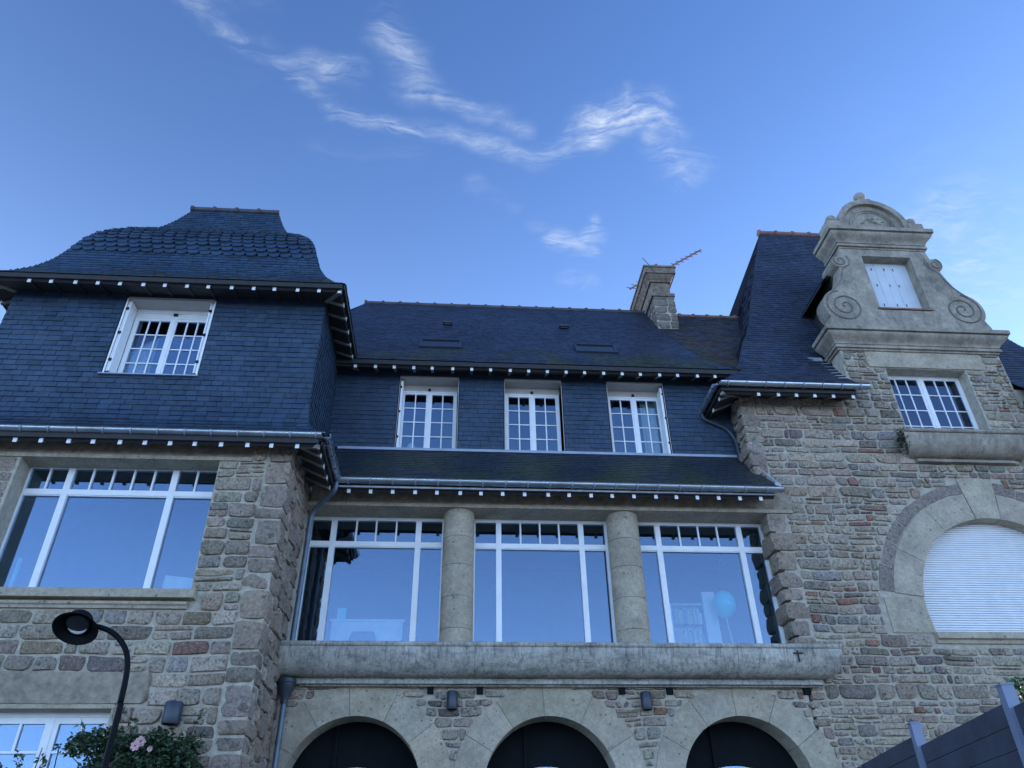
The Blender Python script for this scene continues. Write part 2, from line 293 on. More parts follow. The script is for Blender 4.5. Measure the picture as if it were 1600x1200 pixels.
# ------------------------------------------------------------------ mesh helpers
def to3(orient, ref):
    """maps (u, o, z): u along the wall, o outward from the reference plane"""
    if orient == 'F': return lambda u, o, z: Vector((u, ref - o, z))
    if orient == 'R': return lambda u, o, z: Vector((ref + o, u, z))
    if orient == 'L': return lambda u, o, z: Vector((ref - o, u, z))
    if orient == 'B': return lambda u, o, z: Vector((u, ref + o, z))
class MB:
    def __init__(s): s.v = []; s.f = []; s.t = []
    def add(s, vs, fs, tint=(1, 1, 1)):
        b = len(s.v); s.v += [tuple(x) for x in vs]; s.f += [tuple(b + i for i in f) for f in fs]; s.t += [tint] * len(vs); return s
    def box(s, x0, x1, y0, y1, z0, z1, tint=(1, 1, 1), T=None):
        vs = [Vector(p) for p in ((x0, y0, z0), (x1, y0, z0), (x1, y1, z0), (x0, y1, z0), (x0, y0, z1), (x1, y0, z1), (x1, y1, z1), (x0, y1, z1))]
        if T: vs = [T(*p) for p in vs]
        return s.add(vs, [(0, 3, 2, 1), (4, 5, 6, 7), (0, 1, 5, 4), (1, 2, 6, 5), (2, 3, 7, 6), (3, 0, 4, 7)], tint)
    def prism(s, poly, y0, y1, holes=(), tint=(1, 1, 1), T=None):
        """polygon in (x,z) extruded from y0 (front) to y1, holes cut through"""
        T = T or (lambda x, y, z: Vector((x, y, z)))
        loops = [[Vector((a, b, 0)) for a, b in poly]] + [[Vector((a, b, 0)) for a, b in h] for h in holes]
        tris = tessellate_polygon(loops); flat = [p for l in loops for p in l]
        n = len(flat)
        vs = [T(p.x, y0, p.y) for p in flat] + [T(p.x, y1, p.y) for p in flat]
        fs = [tuple(t) for t in tris] + [tuple(n + i for i in reversed(t)) for t in tris]
        k = 0
        for l in loops:
            for i in range(len(l)):
                j = (i + 1) % len(l); fs.append((k + i, k + j, n + k + j, n + k + i))
            k += len(l)
        return s.add(vs, fs, tint)
    def tube(s, pts, r, n=10, tint=(1, 1, 1), cap=True):
        pts = [Vector(p) for p in pts]; rs = r if isinstance(r, (list, tuple)) else [r] * len(pts)
        vs = []; fs = []; side = None
        for i, p in enumerate(pts):
            d = (pts[min(i + 1, len(pts) - 1)] - pts[max(i - 1, 0)]).normalized()
            if side is None:
                side = d.cross(Vector((0, 0, 1)))
                if side.length < 1e-3: side = Vector((1, 0, 0))
            side = (side - d * side.dot(d)).normalized(); up = side.cross(d)
            for k in range(n):
                a = 2 * math.pi * k / n; vs.append(p + (side * math.cos(a) + up * math.sin(a)) * rs[i])
        for i in range(len(pts) - 1):
            for k in range(n):
                k2 = (k + 1) % n; fs.append((i * n + k, i * n + k2, (i + 1) * n + k2, (i + 1) * n + k))
        if cap: fs.append(tuple(reversed(range(n)))); fs.append(tuple((len(pts) - 1) * n + k for k in range(n)))
        return s.add(vs, fs, tint)
    def lathe(s, prof, c, axis='Z', n=24, tint=(1, 1, 1), half=False):
        c = Vector(c); vs = []; fs = []
        for r, h in prof:
            for k in range(n):
                a = 2 * math.pi * k / n
                p = (r * math.cos(a), r * math.sin(a), h)
                if axis == 'Y': p = (p[0], p[2], p[1])
                vs.append(c + Vector(p))
        for i in range(len(prof) - 1):
            for k in range(n):
                k2 = (k + 1) % n; fs.append((i * n + k, i * n + k2, (i + 1) * n + k2, (i + 1) * n + k))
        return s.add(vs, fs, tint)
    def sweep(s, prof, x0, x1, ref=0, orient='F', miter0=0.0, miter1=0.0, tint=(1, 1, 1)):
        """profile [(outward, z)] swept along u; miter shifts ends with outward distance"""
        T = to3(orient, ref); n = len(prof)
        vs = [T(x0 - miter0 * o, o, z) for o, z in prof] + [T(x1 + miter1 * o, o, z) for o, z in prof]
        fs = [(i, i + 1, n + i + 1, n + i) for i in range(n - 1)] + [(n - 1, 0, n, 2 * n - 1)]
        fs += [tuple(reversed(range(n))), tuple(range(n, 2 * n))]
        return s.add(vs, fs, tint)
    def obj(s, name, mat, parent=None, smooth=False, kind=None, label=None, angle=None):
        me = bpy.data.meshes.new(name); me.from_pydata(s.v, [], s.f); me.materials.append(MT[mat])
        at = me.attributes.new('tint', 'FLOAT_COLOR', 'POINT')
        buf = []
        for t in s.t: buf += [t[0], t[1], t[2], 1.0]
        at.data.foreach_set('color', buf)
        if smooth:
            me.shade_smooth()
            if angle is not None: me.set_sharp_from_angle(angle=RA(angle))
        me.update()
        o = bpy.data.objects.new(name, me); COL.objects.link(o)
        if parent: o.parent = parent
        if kind: o['kind'] = kind
        if label: o['label'] = label
        return o
def fixn(o):
    import bmesh
    bm = bmesh.new(); bm.from_mesh(o.data); bmesh.ops.recalc_face_normals(bm, faces=bm.faces); bm.to_mesh(o.data); bm.free(); return o
def empty(name, loc=(0, 0, 0), label=None, cat=None, group=None, parent=None):
    o = bpy.data.objects.new(name, None); COL.objects.link(o); o.location = loc; o.empty_display_size = 0.2
    if label: o['label'] = label
    if cat: o['category'] = cat
    if group: o['group'] = group
    if parent: o.parent = parent
    return o
def tag(o, label, cat, group=None):
    o['label'] = label; o['category'] = cat
    if group: o['group'] = group
    return o
def arc(cx, cz, r, a0, a1, n): return [(cx + r * math.cos(a0 + (a1 - a0) * i / n), cz + r * math.sin(a0 + (a1 - a0) * i / n)) for i in range(n + 1)]
def rect(x0, x1, z0, z1): return [(x0, z0), (x1, z0), (x1, z1), (x0, z1)]
def nz(x, y, z=0.0): return noise.noise(Vector((x, y, z)))

# ------------------------------------------------------------------ ground
g = MB(); g.box(-400, 400, -400, 400, -0.5, 0.0); g.obj('ground', 'ground', kind='structure')

# ------------------------------------------------------------------ the house
house = empty('stone_house', (2, 14, 0), 'large granite and slate villa with bell roof, arcade and scrolled stone gable', 'house')
HL = house.location
def hobj(mb, name, mat, parent=None, **kw):
    """part of the house; meshes are written in world coordinates, so parents get an inverse"""
    o = mb.obj(name, mat, None, **kw); par = parent or house
    o.parent = par; o.matrix_parent_inverse = PINV
    return o
PINV = Matrix.Translation(HL).inverted()
def child(mb, name, mat, par, **kw):
    o = mb.obj(name, mat, None, **kw); o.parent = par
    if par.type == 'EMPTY': o.matrix_parent_inverse = Matrix.Translation(par.location).inverted()
    return o
def hpart(name):                       # a part that only gathers sub-parts
    o = bpy.data.objects.new(name, None); COL.objects.link(o); o.empty_display_size = 0.2
    o.parent = house; o.matrix_parent_inverse = PINV; return o

# --- walls (mortar bodies with openings)
def archhole(cx, cz, r, zb, n=28): return arc(cx, cz, r, 0, math.pi, n) + [(cx - r, zb), (cx + r, zb)]
ROUND = [(x, z) for x, z in arc(10.95, 6.2, 1.96, RA(-12.5), RA(192.5), 40)]
wall_left = hobj(MB().prism(rect(-9.7, -2.97, 0, 8.5), 12.2, 12.62, [rect(-7.52, -4.18, 5.74, 8.15), rect(-8.6, -4.91, 2.55, 4.075)]), 'wall', 'mortar')
wall_left_side = hobj(MB().prism(rect(12.62, 14.6, 0, 8.5), 0, 0.4, T=to3('R', -2.97 - 0.0).__call__ if False else (lambda u, o, z: Vector((-2.99 - o, u, z)))), 'wall', 'mortar')
ARX = (-1.60, 1.66, 4.99)
wall_arc = hobj(MB().prism(rect(-2.97, 6.3, 0, 4.86), 14.0, 14.5, [archhole(x, 3.2, 1.135, 0.25) for x in ARX]), 'wall', 'mortar')
wall_right = hobj(MB().prism([(6.3, 0), (16.5, 0), (16.5, 11.42), (12.83, 11.42), (12.83, 12.46), (8.88, 12.46), (8.88, 11.0), (6.2, 11.0), (6.2, 8.2), (6.38, 8.1), (6.38, 4.9)],
                  14.0, 14.42, [ROUND, rect(9.88, 11.82, 10.2, 11.93)]), 'wall', 'mortar')
wall_right_side = hobj(MB().prism(rect(14.42, 17.5, 8.3, 11.2), 0, 0.3, T=lambda u, o, z: Vector((6.22 + o, u, z))), 'wall', 'mortar')

# --- rubble masonry
PAL = [((.41, .335, .245), 7), ((.365, .30, .225), 6), ((.32, .27, .205), 5), ((.37, .285, .205), 4), ((.33, .24, .175), 1.8), ((.45, .375, .275), 4.5), ((.23, .19, .15), 2.6), ((.30, .165, .115), .9), ((.32, .29, .24), 3)]
def pick():
    t = ru(0, sum(w for _, w in PAL))
    for c, w in PAL:
        t -= w
        if t <= 0: break
    k = ru(.8, 1.2); return tuple(max(.02, a * k + ru(-.012, .012)) for a in c)
STONES = []   # (size, mesh builder pieces)
def stone_geo(T, u0, u1, v0, v1, proud, rough=1.0):
    w, h = u1 - u0, v1 - v0
    if w < .05 or h < .03: return None
    cx, cz = (u0 + u1) / 2, (v0 + v1) / 2
    pts = []
    for sx, sz in ((1, 1), (-1, 1), (-1, -1), (1, -1)):
        r = min(w, h) * (ru(.05, .22) if rnd() < .72 else ru(.25, .48))
        a0 = {(1, 1): 0, (-1, 1): 90, (-1, -1): 180, (1, -1): 270}[(sx, sz)]
        jx, jz = ru(-.003, .026) * min(1.3, rough), ru(-.003, .018) * min(1.3, rough)
        ox, oz = cx + sx * (w / 2 - r - jx), cz + sz * (h / 2 - r - jz)
        for a in ((10, 80) if r < .02 else (4, 46, 86)):
            a = RA(a0 + a); pts.append((ox + r * math.cos(a), oz + r * math.sin(a)))
    q = []                                      # an extra break in each long edge keeps the outline uneven
    for i, (x, z) in enumerate(pts):
        q.append((x, z)); x2, z2 = pts[(i + 1) % len(pts)]
        if math.hypot(x2 - x, z2 - z) > .09:
            t = ru(.3, .7); k = ru(-.009, .007) * rough; mx_, mz_ = x + (x2 - x) * t, z + (z2 - z) * t
            dx_, dz_ = mx_ - cx, mz_ - cz; dl = math.hypot(dx_, dz_) or 1; q.append((mx_ + dx_ / dl * k, mz_ + dz_ / dl * k))
    pts = q; n = len(pts); vs = []; fs = []
    sl, sk = ru(-.05, .05), ru(-.06, .06)
    for sc, o in ((1.0, -.03), (.985, proud * .45), (.90 if h > .1 else .85, proud)):
        for x, z in pts:
            uu = cx + (x - cx) * sc + (z - cz) * sk * 0; vv = cz + (z - cz) * sc
            ww = o if o < 0 else o * ru(.75, 1.15) + (uu - cx) * sl * .5 + (vv - cz) * sk * .5 + (nz(uu * 9, vv * 9, proud) * .012 * rough)
            vs.append((uu + nz(uu * 2.1, vv * 2.1, 3) * .02, ww, vv + nz(uu * 1.3, vv * 1.9, 8) * .035))
    for k in range(2):
        for i in range(n):
            j = (i + 1) % n; fs.append((k * n + i, k * n + j, (k + 1) * n + j, (k + 1) * n + i))
    c = len(vs); vs.append((cx + ru(-.2, .2) * w, proud * ru(1.0, 1.5), cz + ru(-.2, .2) * h + nz(cx * 1.3, cz * 1.9, 8) * .035))
    for i in range(n): fs.append((2 * n + i, 2 * n + (i + 1) % n, c))
    return [T(*p) for p in vs], fs
def blocked(holes, v):
    out = []
    for h in holes:
        if h[0] == 'r':
            if h[3] - 1e-3 < v < h[4] + 1e-3: out.append((h[1], h[2]))
        elif h[0] == 'c':
            _, x, z, r, zmin = h
            if v > zmin and abs(v - z) < r:
                d = math.sqrt(r * r - (v - z) ** 2) if v > z else (math.sqrt(max(0, r * r - (v - z) ** 2)) if not h[0] == 'a' else r); out.append((x - d, x + d))
        elif h[0] == 'a':
            _, x, z, r = h
            if v < z: out.append((x - r, x + r))
            elif v < z + r: d = math.sqrt(r * r - (v - z) ** 2); out.append((x - d, x + d))
        elif h[0] == 'f':
            iv = h[1](v)
            if iv: out.append(iv)
    return sorted(out)
def intervals(u0, u1, bl):
    res = []; p = u0
    for a, b in bl:
        if a > p + .04: res.append((p, min(a, u1)))
        p = max(p, b)
    if p < u1 - .04: res.append((p, u1))
    return res
def rubble(parent, orient, ref, u0, u1, v0, v1, holes=(), breaks=(), hr=(.105, .225), wr=(.17, .46), proud=(.022, .052), joint=.014, visible=True, rough=1.0):
    T = to3(orient, ref)
    bs = [v0] + sorted(b for b in breaks if v0 + .06 < b < v1 - .06) + [v1]
    for b0, b1 in zip(bs, bs[1:]):
        v = b0
        while v < b1 - 1e-4:
            h = ru(*hr)
            if b1 - v - h < hr[0] * .8: h = (b1 - v) if b1 - v < hr[1] * 1.15 else (b1 - v) / 2
            vm = v + h / 2
            for a, b in intervals(u0, u1, blocked(holes, vm)):
                u = a
                while u < b - 1e-4:
                    w = ru(*wr) * (.8 + h * 1.5)
                    if rnd() < .14: w *= .5
                    if b - u - w < wr[0] * .6: w = (b - u) if b - u < wr[1] * 1.2 else (b - u) / 2
                    g2 = joint / 2 * ru(.6, 1.5)
                    if h > .14 and w > .16 and rnd() < .22:
                        k = ru(.35, .65); parts = [(u, u + w, v, v + h * k), (u, u + w, v + h * k, v + h)]
                        if rnd() < .5:
                            q = u + w * ru(.35, .65); e = parts.pop(random.randrange(2)); parts += [(u, q, e[2], e[3]), (q, u + w, e[2], e[3])]
                    else: parts = [(u, u + w, v, v + h)]
                    for (p0, p1, q0, q1) in parts:
                        gg = stone_geo(T, p0 + g2, p1 - g2, q0 + g2, q1 - g2, ru(*proud), rough)
                        if gg: STONES.append(((p1 - p0) * (q1 - q0), visible, gg, pick(), parent, ((p0 + p1) / 2, (q0 + q1) / 2)))
                    u += w
            v += h
# left wing front: pier right of the window is laid with bigger blocks
LH = [('r', -7.98, -4.18, 5.74, 8.15), ('r', -9.7, -3.62, 8.15, 8.6), ('r', -7.2, -3.98, 5.50, 5.80), ('r', -8.6, -4.91, 2.55, 4.09), ('r', -9.0, -4.45, 4.08, 4.58)]
rubble(wall_left, 'F', 12.2, -9.7, -3.38, 0, 8.5, LH, (5.5, 5.8, 8.15, 4.09, 4.58, 4.82, 5.04, 5.27), (.16, .29), (.26, .60))
rubble(wall_left, 'F', 12.2, -9.7, -7.56, 5.8, 8.15, (), (), (.28, .42), (.3, .6), (.01, .02), rough=.4)
rubble(wall_left_side, 'R', -2.99, 12.6, 14.0, 0, 8.5, (), (), (.16, .34), (.25, .55), (.02, .06), rough=2)
# arcade spandrels
rubble(wall_arc, 'F', 14.0, -2.9, 6.62, 0, 4.86, [('a', x, 3.2, 1.64) for x in ARX] + [('r', -.47, -.31, 4.66, 4.9), ('r', .40, .54, 4.66, 4.9), ('r', 2.89, 3.01, 4.66, 4.9), ('r', 3.74, 3.86, 4.66, 4.9), ('r', 6.22, 6.32, 4.63, 4.9)], (4.3,), (.11, .22), (.18, .42))
# right wing
RH = [('c', 10.95, 6.2, 2.80, 5.74), ('r', 8.1, 13.8, 5.74, 6.45), ('r', 8.9, 13.2, 5.5, 5.76), ('r', 9.86, 11.84, 10.2, 11.93), ('r', 9.46, 12.35, 11.93, 12.5), ('r', 10.62, 11.2, 8.9, 9.06), ('f', lambda v: (0, 6.85) if 5.0 < v < 5.42 else ((0, 6.62) if v < 5.0 else ((0, 6.66) if 5.42 <= v < 8.17 else None)))]
rubble(wall_right, 'F', 14.0, 6.5, 16.4, 0, 11.0, RH, (4.86, 5.5, 5.76, 6.45, 8.17, 10.2), (.10, .27), (.14, .62))
rubble(wall_right, 'F', 14.0, 6.22, 6.5, 8.4, 11.0, (), (), (.12, .25), (.2, .4), (.015, .04))
rubble(wall_right, 'F', 14.0, 8.9, 12.81, 11.0, 12.46, RH, (11.93,), (.13, .27), (.2, .45))
rubble(wall_right_side, 'L', 6.22, 14.4, 15.6, 8.6, 11.0, (), (), (.14, .28), (.2, .4), (.02, .05), visible=False, rough=2)
# the 300 that show largest become single parts, the rest one part per wall
cand = [s for s in STONES if s[1]]
def onscreen(s):
    p = Vector((0, 0, 0))
    for q in s[2][0]: p += q
    p /= len(s[2][0]); d = p - Vector((0, 0, 1.6)); z = d.dot(cf)
    x = 800 + F * d.dot(cr) / z; y = 600 - F * d.dot(cu) / z
    return (0 < x < 1600 and 0 < y < 1200), s[0] * (F / z) ** 2 / (1 + abs(d.z / d.length))
scored = []
for i, s in enumerate(STONES):
    ins, sz = onscreen(s); scored.append((sz if (ins and s[1]) else 0, i))
big = set(i for _, i in sorted(scored, reverse=True)[:300])
rest = {}
for i, s in enumerate(STONES):
    if i in big:
        o = child(MB().add(s[2][0], s[2][1], s[3]), 'stone', 'rubble', s[4], smooth=True, angle=50)
        o.matrix_parent_inverse = Matrix.Identity(4)
    else: rest.setdefault(s[4].name, (s[4], MB()))[1].add(s[2][0], s[2][1], s[3])
for par, mb in rest.values():
    o = child(mb, 'small_stone', 'rubble', par, smooth=True, angle=50, kind='stuff')

# --- rough blocks (quoins, jambs)
def rough_block(x0, x1, y0, y1, z0, z1, amp=.025, seg=4, tint=None, rnd_edge=.18):
    vs = []; fs = []; idx = {}
    cx, cy, cz = (x0 + x1) / 2, (y0 + y1) / 2, (z0 + z1) / 2
    hx, hy, hz = (x1 - x0) / 2, (y1 - y0) / 2, (z1 - z0) / 2
    sd_ = ru(0, 50)
    def vert(a, b, c):
        k = (round(a, 4), round(b, 4), round(c, 4))
        if k not in idx:
            n_ext = sum(abs(t) > .99 for t in (a, b, c)); f = 1 - (n_ext - 1) * rnd_edge * .28
            p = Vector((cx + a * hx * (f if n_ext > 1 else 1), cy + b * hy * (f if n_ext > 1 else 1), cz + c * hz * (f * .98 if n_ext > 1 else 1)))
            q = p * 6 + Vector((sd_, 0, 0)); d = noise.noise_vector(q) * amp
            d.z *= .35; idx[k] = len(vs); vs.append(p + d)
        return idx[k]
    for ax in range(3):
        for s in (-1, 1):
            for i in range(seg):
                for j in range(seg):
                    def P(ii, jj):
                        a, b = -1 + 2 * ii / seg, -1 + 2 * jj / seg
                        t = [0, 0, 0]; t[ax] = s; t[(ax + 1) % 3] = a; t[(ax + 2) % 3] = b; return vert(*t)
                    q = (P(i, j), P(i + 1, j), P(i + 1, j + 1), P(i, j + 1))
                    fs.append(q if s > 0 else tuple(reversed(q)))
    return vs, fs, tint or pick()
def quoins(parent, fx, fy, z0, z1, hr=(.26, .42), side=1, x_in=(.36, .5), amp=.03, name='quoin'):
    """fx: x of the corner, side=+1 corner faces +x"""
    z = z0; k = 0
    while z < z1 - .02:
        h = ru(*hr)
        if z1 - z - h < hr[0] * .7: h = z1 - z
        w = x_in[k % 2] * ru(.9, 1.1); d = .55 - .2 * (k % 2); pj = ru(.0, .05)
        x0, x1 = (fx - w, fx + pj * .6) if side > 0 else (fx - pj, fx + w)
        vs, fs, t = rough_block(x0, x1, fy - ru(.02, .05), fy + d, z + .012, z + h - .012, amp)
        k_ = ru(.85, 1.15); c = (.33 * k_ * ru(.97, 1.04), .265 * k_, .20 * k_ * ru(.95, 1.05))
        o = child(MB().add(vs, fs, c), name, 'quoin', parent, smooth=True, angle=60)
        if parent is not house: o.matrix_parent_inverse = Matrix.Identity(4)
        z += h; k += 1
quoins(wall_left, -2.95, 12.2, 0, 8.48, (.18, .50), 1, (.44, .38), .045)
quoins(wall_left_side, -2.93, 12.9, 0, 8.4, (.3, .46), 1, (.2, .26), .06)
quoins(wall_left_side, -2.95, 13.45, 0, 8.4, (.3, .46), 1, (.2, .26), .05)
quoins(wall_right, 6.27, 14.0, 5.42, 8.17, (.22, .42), -1, (.42, .34), .045)
quoins(wall_right, 6.17, 14.0, 8.5, 10.95, (.17, .34), -1, (.30, .36), .05)
quoins(wall_right, 6.42, 14.0, 4.86, 5.42, (.25, .3), -1, (.4, .4), .03)

# --- dressed stone: lintels, sills, arches, ledges
def lint(x0, x1, y0, y1, z0, z1, mat='roughlintel', name='lintel', amp=.012, par=None):
    vs, fs, t = rough_block(x0, x1, y0, y1, z0, z1, amp, 8, (1, 1, 1), .06)
    return hobj(MB().add(vs, fs, (1, 1, 1)), name, mat, par, smooth=True, angle=45)
lint(-9.7, -3.60, 12.185, 12.6, 8.21, 8.52); hobj(MB().box(-9.7, -3.62, 12.165, 12.575, 8.143, 8.215), 'lintel_edge', 'dressed')
lint(-9.0, -4.44, 12.15, 12.5, 4.125, 4.585, amp=.02); hobj(MB().box(-9.0, -4.86, 12.17, 12.455, 4.068, 4.13), 'lintel_edge', 'dressed')
vs, fs, t = rough_block(-2.93, 6.88, 13.96, 14.62, 8.235, 8.62, .014, 10, (1, 1, 1), .03)
hobj(MB().add(vs, fs, (.85, .85, .85)), 'lintel', 'roughlintel', smooth=True, angle=45)
hobj(MB().box(-2.93, 6.80, 13.95, 14.6, 8.17, 8.24), 'lintel_edge', 'dressed')
lint(9.46, 12.35, 13.965, 14.3, 11.94, 12.45, 'dressed', amp=.006)
hobj(MB().sweep([(-.3, 5.80), (.16, 5.80), (.16, 5.665), (.13, 5.66), (-.3, 5.66)], -9.3, -4.06, 12.2), 'window_sill', 'dressed')
hobj(MB().sweep([(-.3, 5.62), (.09, 5.62), (.09, 5.58), (.06, 5.56), (.05, 5.52), (-.3, 5.52)], -9.3, -4.17, 12.2), 'sill_moulding', 'dressed')
hobj(MB().sweep([(-.3, 5.775), (.12, 5.775), (.12, 5.66), (.06, 5.64), (.04, 5.58), (-.3, 5.58)], 8.99, 13.2, 14.0), 'window_sill', 'dressed')
def voussoirs(par, cx, cz, r0, r1, angs, y0, y1, proud, name='arch_stone', mat='dressed', gap=.007, clipz=None, seg=7, tintf=None, rough=False):
    for a0, a1 in zip(angs, angs[1:]):
        a0_, a1_ = RA(a0) + gap / r0 * .5, RA(a1) - gap / r0 * .5
        jr = ru(-.02, .03)
        pts = arc(cx, cz, r0, a0_, a1_, seg)[::1]; outp = arc(cx, cz, r1 + jr, a1_, a0_, seg)
        poly = pts + outp
        if clipz: poly = [(x, min(z, clipz)) for x, z in poly]
        if rough: poly = [(x + nz(x * 7, z * 7) * .02, z + nz(x * 7, z * 7, 5) * .02) for x, z in poly]
        k = ru(.86, 1.08); t = tintf() if tintf else (k * ru(.97, 1.03), k, k * ru(.95, 1.03))
        o = child(MB().prism(poly, y0 - proud - ru(0, .006), y1, tint=t), name, mat, par, smooth=True, angle=25)
        o.matrix_parent_inverse = Matrix.Identity(4); fixn(o)
for i, x in enumerate(ARX):
    angs = [(0, 38, 66, 96, 124, 152, 180), (0, 30, 62, 94, 124, 150, 180), (0, 34, 64, 93, 122, 150, 180)][i]
    voussoirs(wall_arc, x, 3.2, 1.12, 1.62, angs, 14.0, 14.48, .022, clipz=4.83)
    for s in (-1, 1):
        for z0 in (.3, .9, 1.5, 2.1, 2.67):
            o = child(MB().box(*(sorted((x + s * 1.12, x + s * 1.60))), 13.985, 14.48, z0, z0 + (.59 if z0 < 2.5 else .52), (ru(.85, 1.05),) * 3), 'jamb_stone', 'dressed', wall_arc)
            o.matrix_parent_inverse = Matrix.Identity(4)
voussoirs(wall_right, 10.95, 6.2, 1.94, 2.50, (7, 22, 43, 64, 82), 14.0, 14.4, .022)
voussoirs(wall_right, 10.95, 6.2, 1.94, 2.84, (82.3, 98), 14.0, 14.4, .030, name='keystone')
voussoirs(wall_right, 10.95, 6.2, 1.94, 2.50, (98.3, 122, 150, 172), 14.0, 14.4, .022)
for s in (1, -1):
    o = child(MB().prism([(10.95 + s * 1.915, 5.78), (10.95 + s * 2.74, 5.78), (10.95 + s * 2.74, 6.46), (10.95 + s * 1.94, 6.46), (10.95 + s * 1.955, 6.2)], 13.975, 14.4), 'springer_stone', 'dressed', wall_right)
    o.matrix_parent_inverse = Matrix.Identity(4); fixn(o)
voussoirs(wall_right, 10.95, 6.2, 2.525, 2.76, (6, 18, 32, 46, 60, 72, 83), 14.0, 14.3, .012, 'ring_stone', 'quoin', .03, tintf=lambda: tuple(c * k for k in [ru(.88, 1.12)] for c in (.31, .255, .205)), rough=True)
voussoirs(wall_right, 10.95, 6.2, 2.525, 2.76, (98, 113, 127, 137, 148, 160, 172), 14.0, 14.3, .012, 'ring_stone', 'quoin', .03, tintf=lambda: tuple(c * k for k in [ru(.88, 1.12)] for c in (.31, .255, .205)), rough=True)

def ogee(z0, z1, o0, o1, n=8):   # cyma: from small outward at the bottom to wide at the top
    return [(o0 + (o1 - o0) * math.sin(math.pi / 2 * i / n), z0 + (z1 - z0) * (1 - math.cos(math.pi / 2 * i / n))) for i in range(n + 1)]
# long stone shelf over the arcade: four lengths with joints, a roll above, a fillet below
shelf = hpart('stone_shelf')
cuts = [-2.94, .36, 3.27, 4.96, 6.86]
for a, b in zip(cuts, cuts[1:]):
    prof = [(-.4, 4.90)] + ogee(4.90, 5.30, .22, .54, 10) + [(.54, 5.33), (-.4, 5.33)]
    last = b == cuts[-1]
    o = child(MB().sweep(prof, a + .003, b - .003 - (.02 if last else 0), 14.0), 'shelf_block', 'ledge', shelf, smooth=True, angle=40)
    if last:   # rounded right end
        for v in o.data.vertices:
            if v.co.x > b - .1: v.co.x = 6.50 + (14.0 - v.co.y) * .64
    o.matrix_parent_inverse = Matrix.Identity(4)
    ro = [(.50 + .065 * math.cos(t), 5.375 + .05 * math.sin(t)) for t in [math.pi * 2 * k / 14 - math.pi / 2 for k in range(8)]]
    o = child(MB().sweep([(-.4, 5.325)] + ro + [(-.4, 5.425)], a + .003, b - .003, 14.0), 'roll_moulding', 'ledge', shelf, smooth=True, angle=40); o.matrix_parent_inverse = Matrix.Identity(4)
    o = child(MB().sweep([(-.4, 4.80), (.20, 4.80), (.20, 4.845), (.16, 4.895), (-.4, 4.895)], a + .002, min(b, 6.55) - .002, 14.0), 'fillet', 'ledge', shelf); o.matrix_parent_inverse = Matrix.Identity(4)
o = child(MB().sweep([(-.4, 4.775), (.12, 4.775), (.12, 4.80), (-.4, 4.80)], -2.6, 6.5, 14.0), 'shelf_soffit', 'ledge', shelf); o.matrix_parent_inverse = Matrix.Identity(4)
o = child(MB().box(6.02, 6.05, 13.452, 13.46, 5.10, 5.30).box(5.95, 6.12, 13.451, 13.458, 5.235, 5.262), 'wall_tie', 'iron', shelf, label='small black iron cross let into the stone shelf'); o.matrix_parent_inverse = Matrix.Identity(4)
for x in (-.385, .465, 2.95, 3.80, 6.27):
    hobj(MB().box(x - .055, x + .055, 13.93, 14.05, 4.67, 4.80), 'vent_hole', 'door')  # solid black blocks stand in for the shade inside the vents
# small shelf below the upper right window
sh2 = hpart('window_ledge')
prof = [(-.1, 9.50)] + ogee(9.50, 9.92, .10, .42, 10) + [(.42, 9.95), (-.1, 9.95)]
o = child(MB().sweep(prof, 9.72, 12.15, 14.0, miter0=.55, miter1=.35), 'ledge_body', 'gable', sh2, smooth=True, angle=40); o.matrix_parent_inverse = Matrix.Identity(4)
o = child(MB().sweep([(-.3, 9.955), (.45, 9.955), (.47, 9.98), (.47, 10.02), (.44, 10.045), (-.3, 10.045)], 9.50, 12.33, 14.0), 'ledge_slab', 'gable', sh2); o.matrix_parent_inverse = Matrix.Identity(4)
o = child(MB().sweep([(-.1, 9.40), (.13, 9.40), (.13, 9.445), (.08, 9.50), (-.1, 9.50)], 9.80, 12.0, 14.0), 'fillet', 'gable', sh2); o.matrix_parent_inverse = Matrix.Identity(4)

# --- columns
for cx, r in ((.03, .305), (3.33, .318)):
    colm = hpart('column')
    zs = [5.2, 5.82, 6.42, 7.03, 7.60, 8.172]
    for a, b in zip(zs, zs[1:]):
        k = ru(.93, 1.05)
        prof = [(r - .012, a), (r, a + .008), (r, b - .008), (r - .012, b)]
        o = child(MB().lathe(prof, (cx, 14.3, 0), n=48, tint=(k, k, k)), 'column_drum', 'dressed', colm, smooth=True, angle=30); o.matrix_parent_inverse = Matrix.Identity(4)
    hobj(MB().box(cx - r * .8, cx + r * .8, 14.35, 14.9, 5.2, 8.17), 'pier', 'dressed')

hobj(MB().box(6.33, 6.6, 14.36, 14.9, 5.3, 8.2), 'pier', 'mortar'); hobj(MB().box(-3.3, -2.93, 14.42, 14.9, 5.3, 8.2), 'pier', 'mortar')  # added backing blocks that stop light leaking past the window jambs
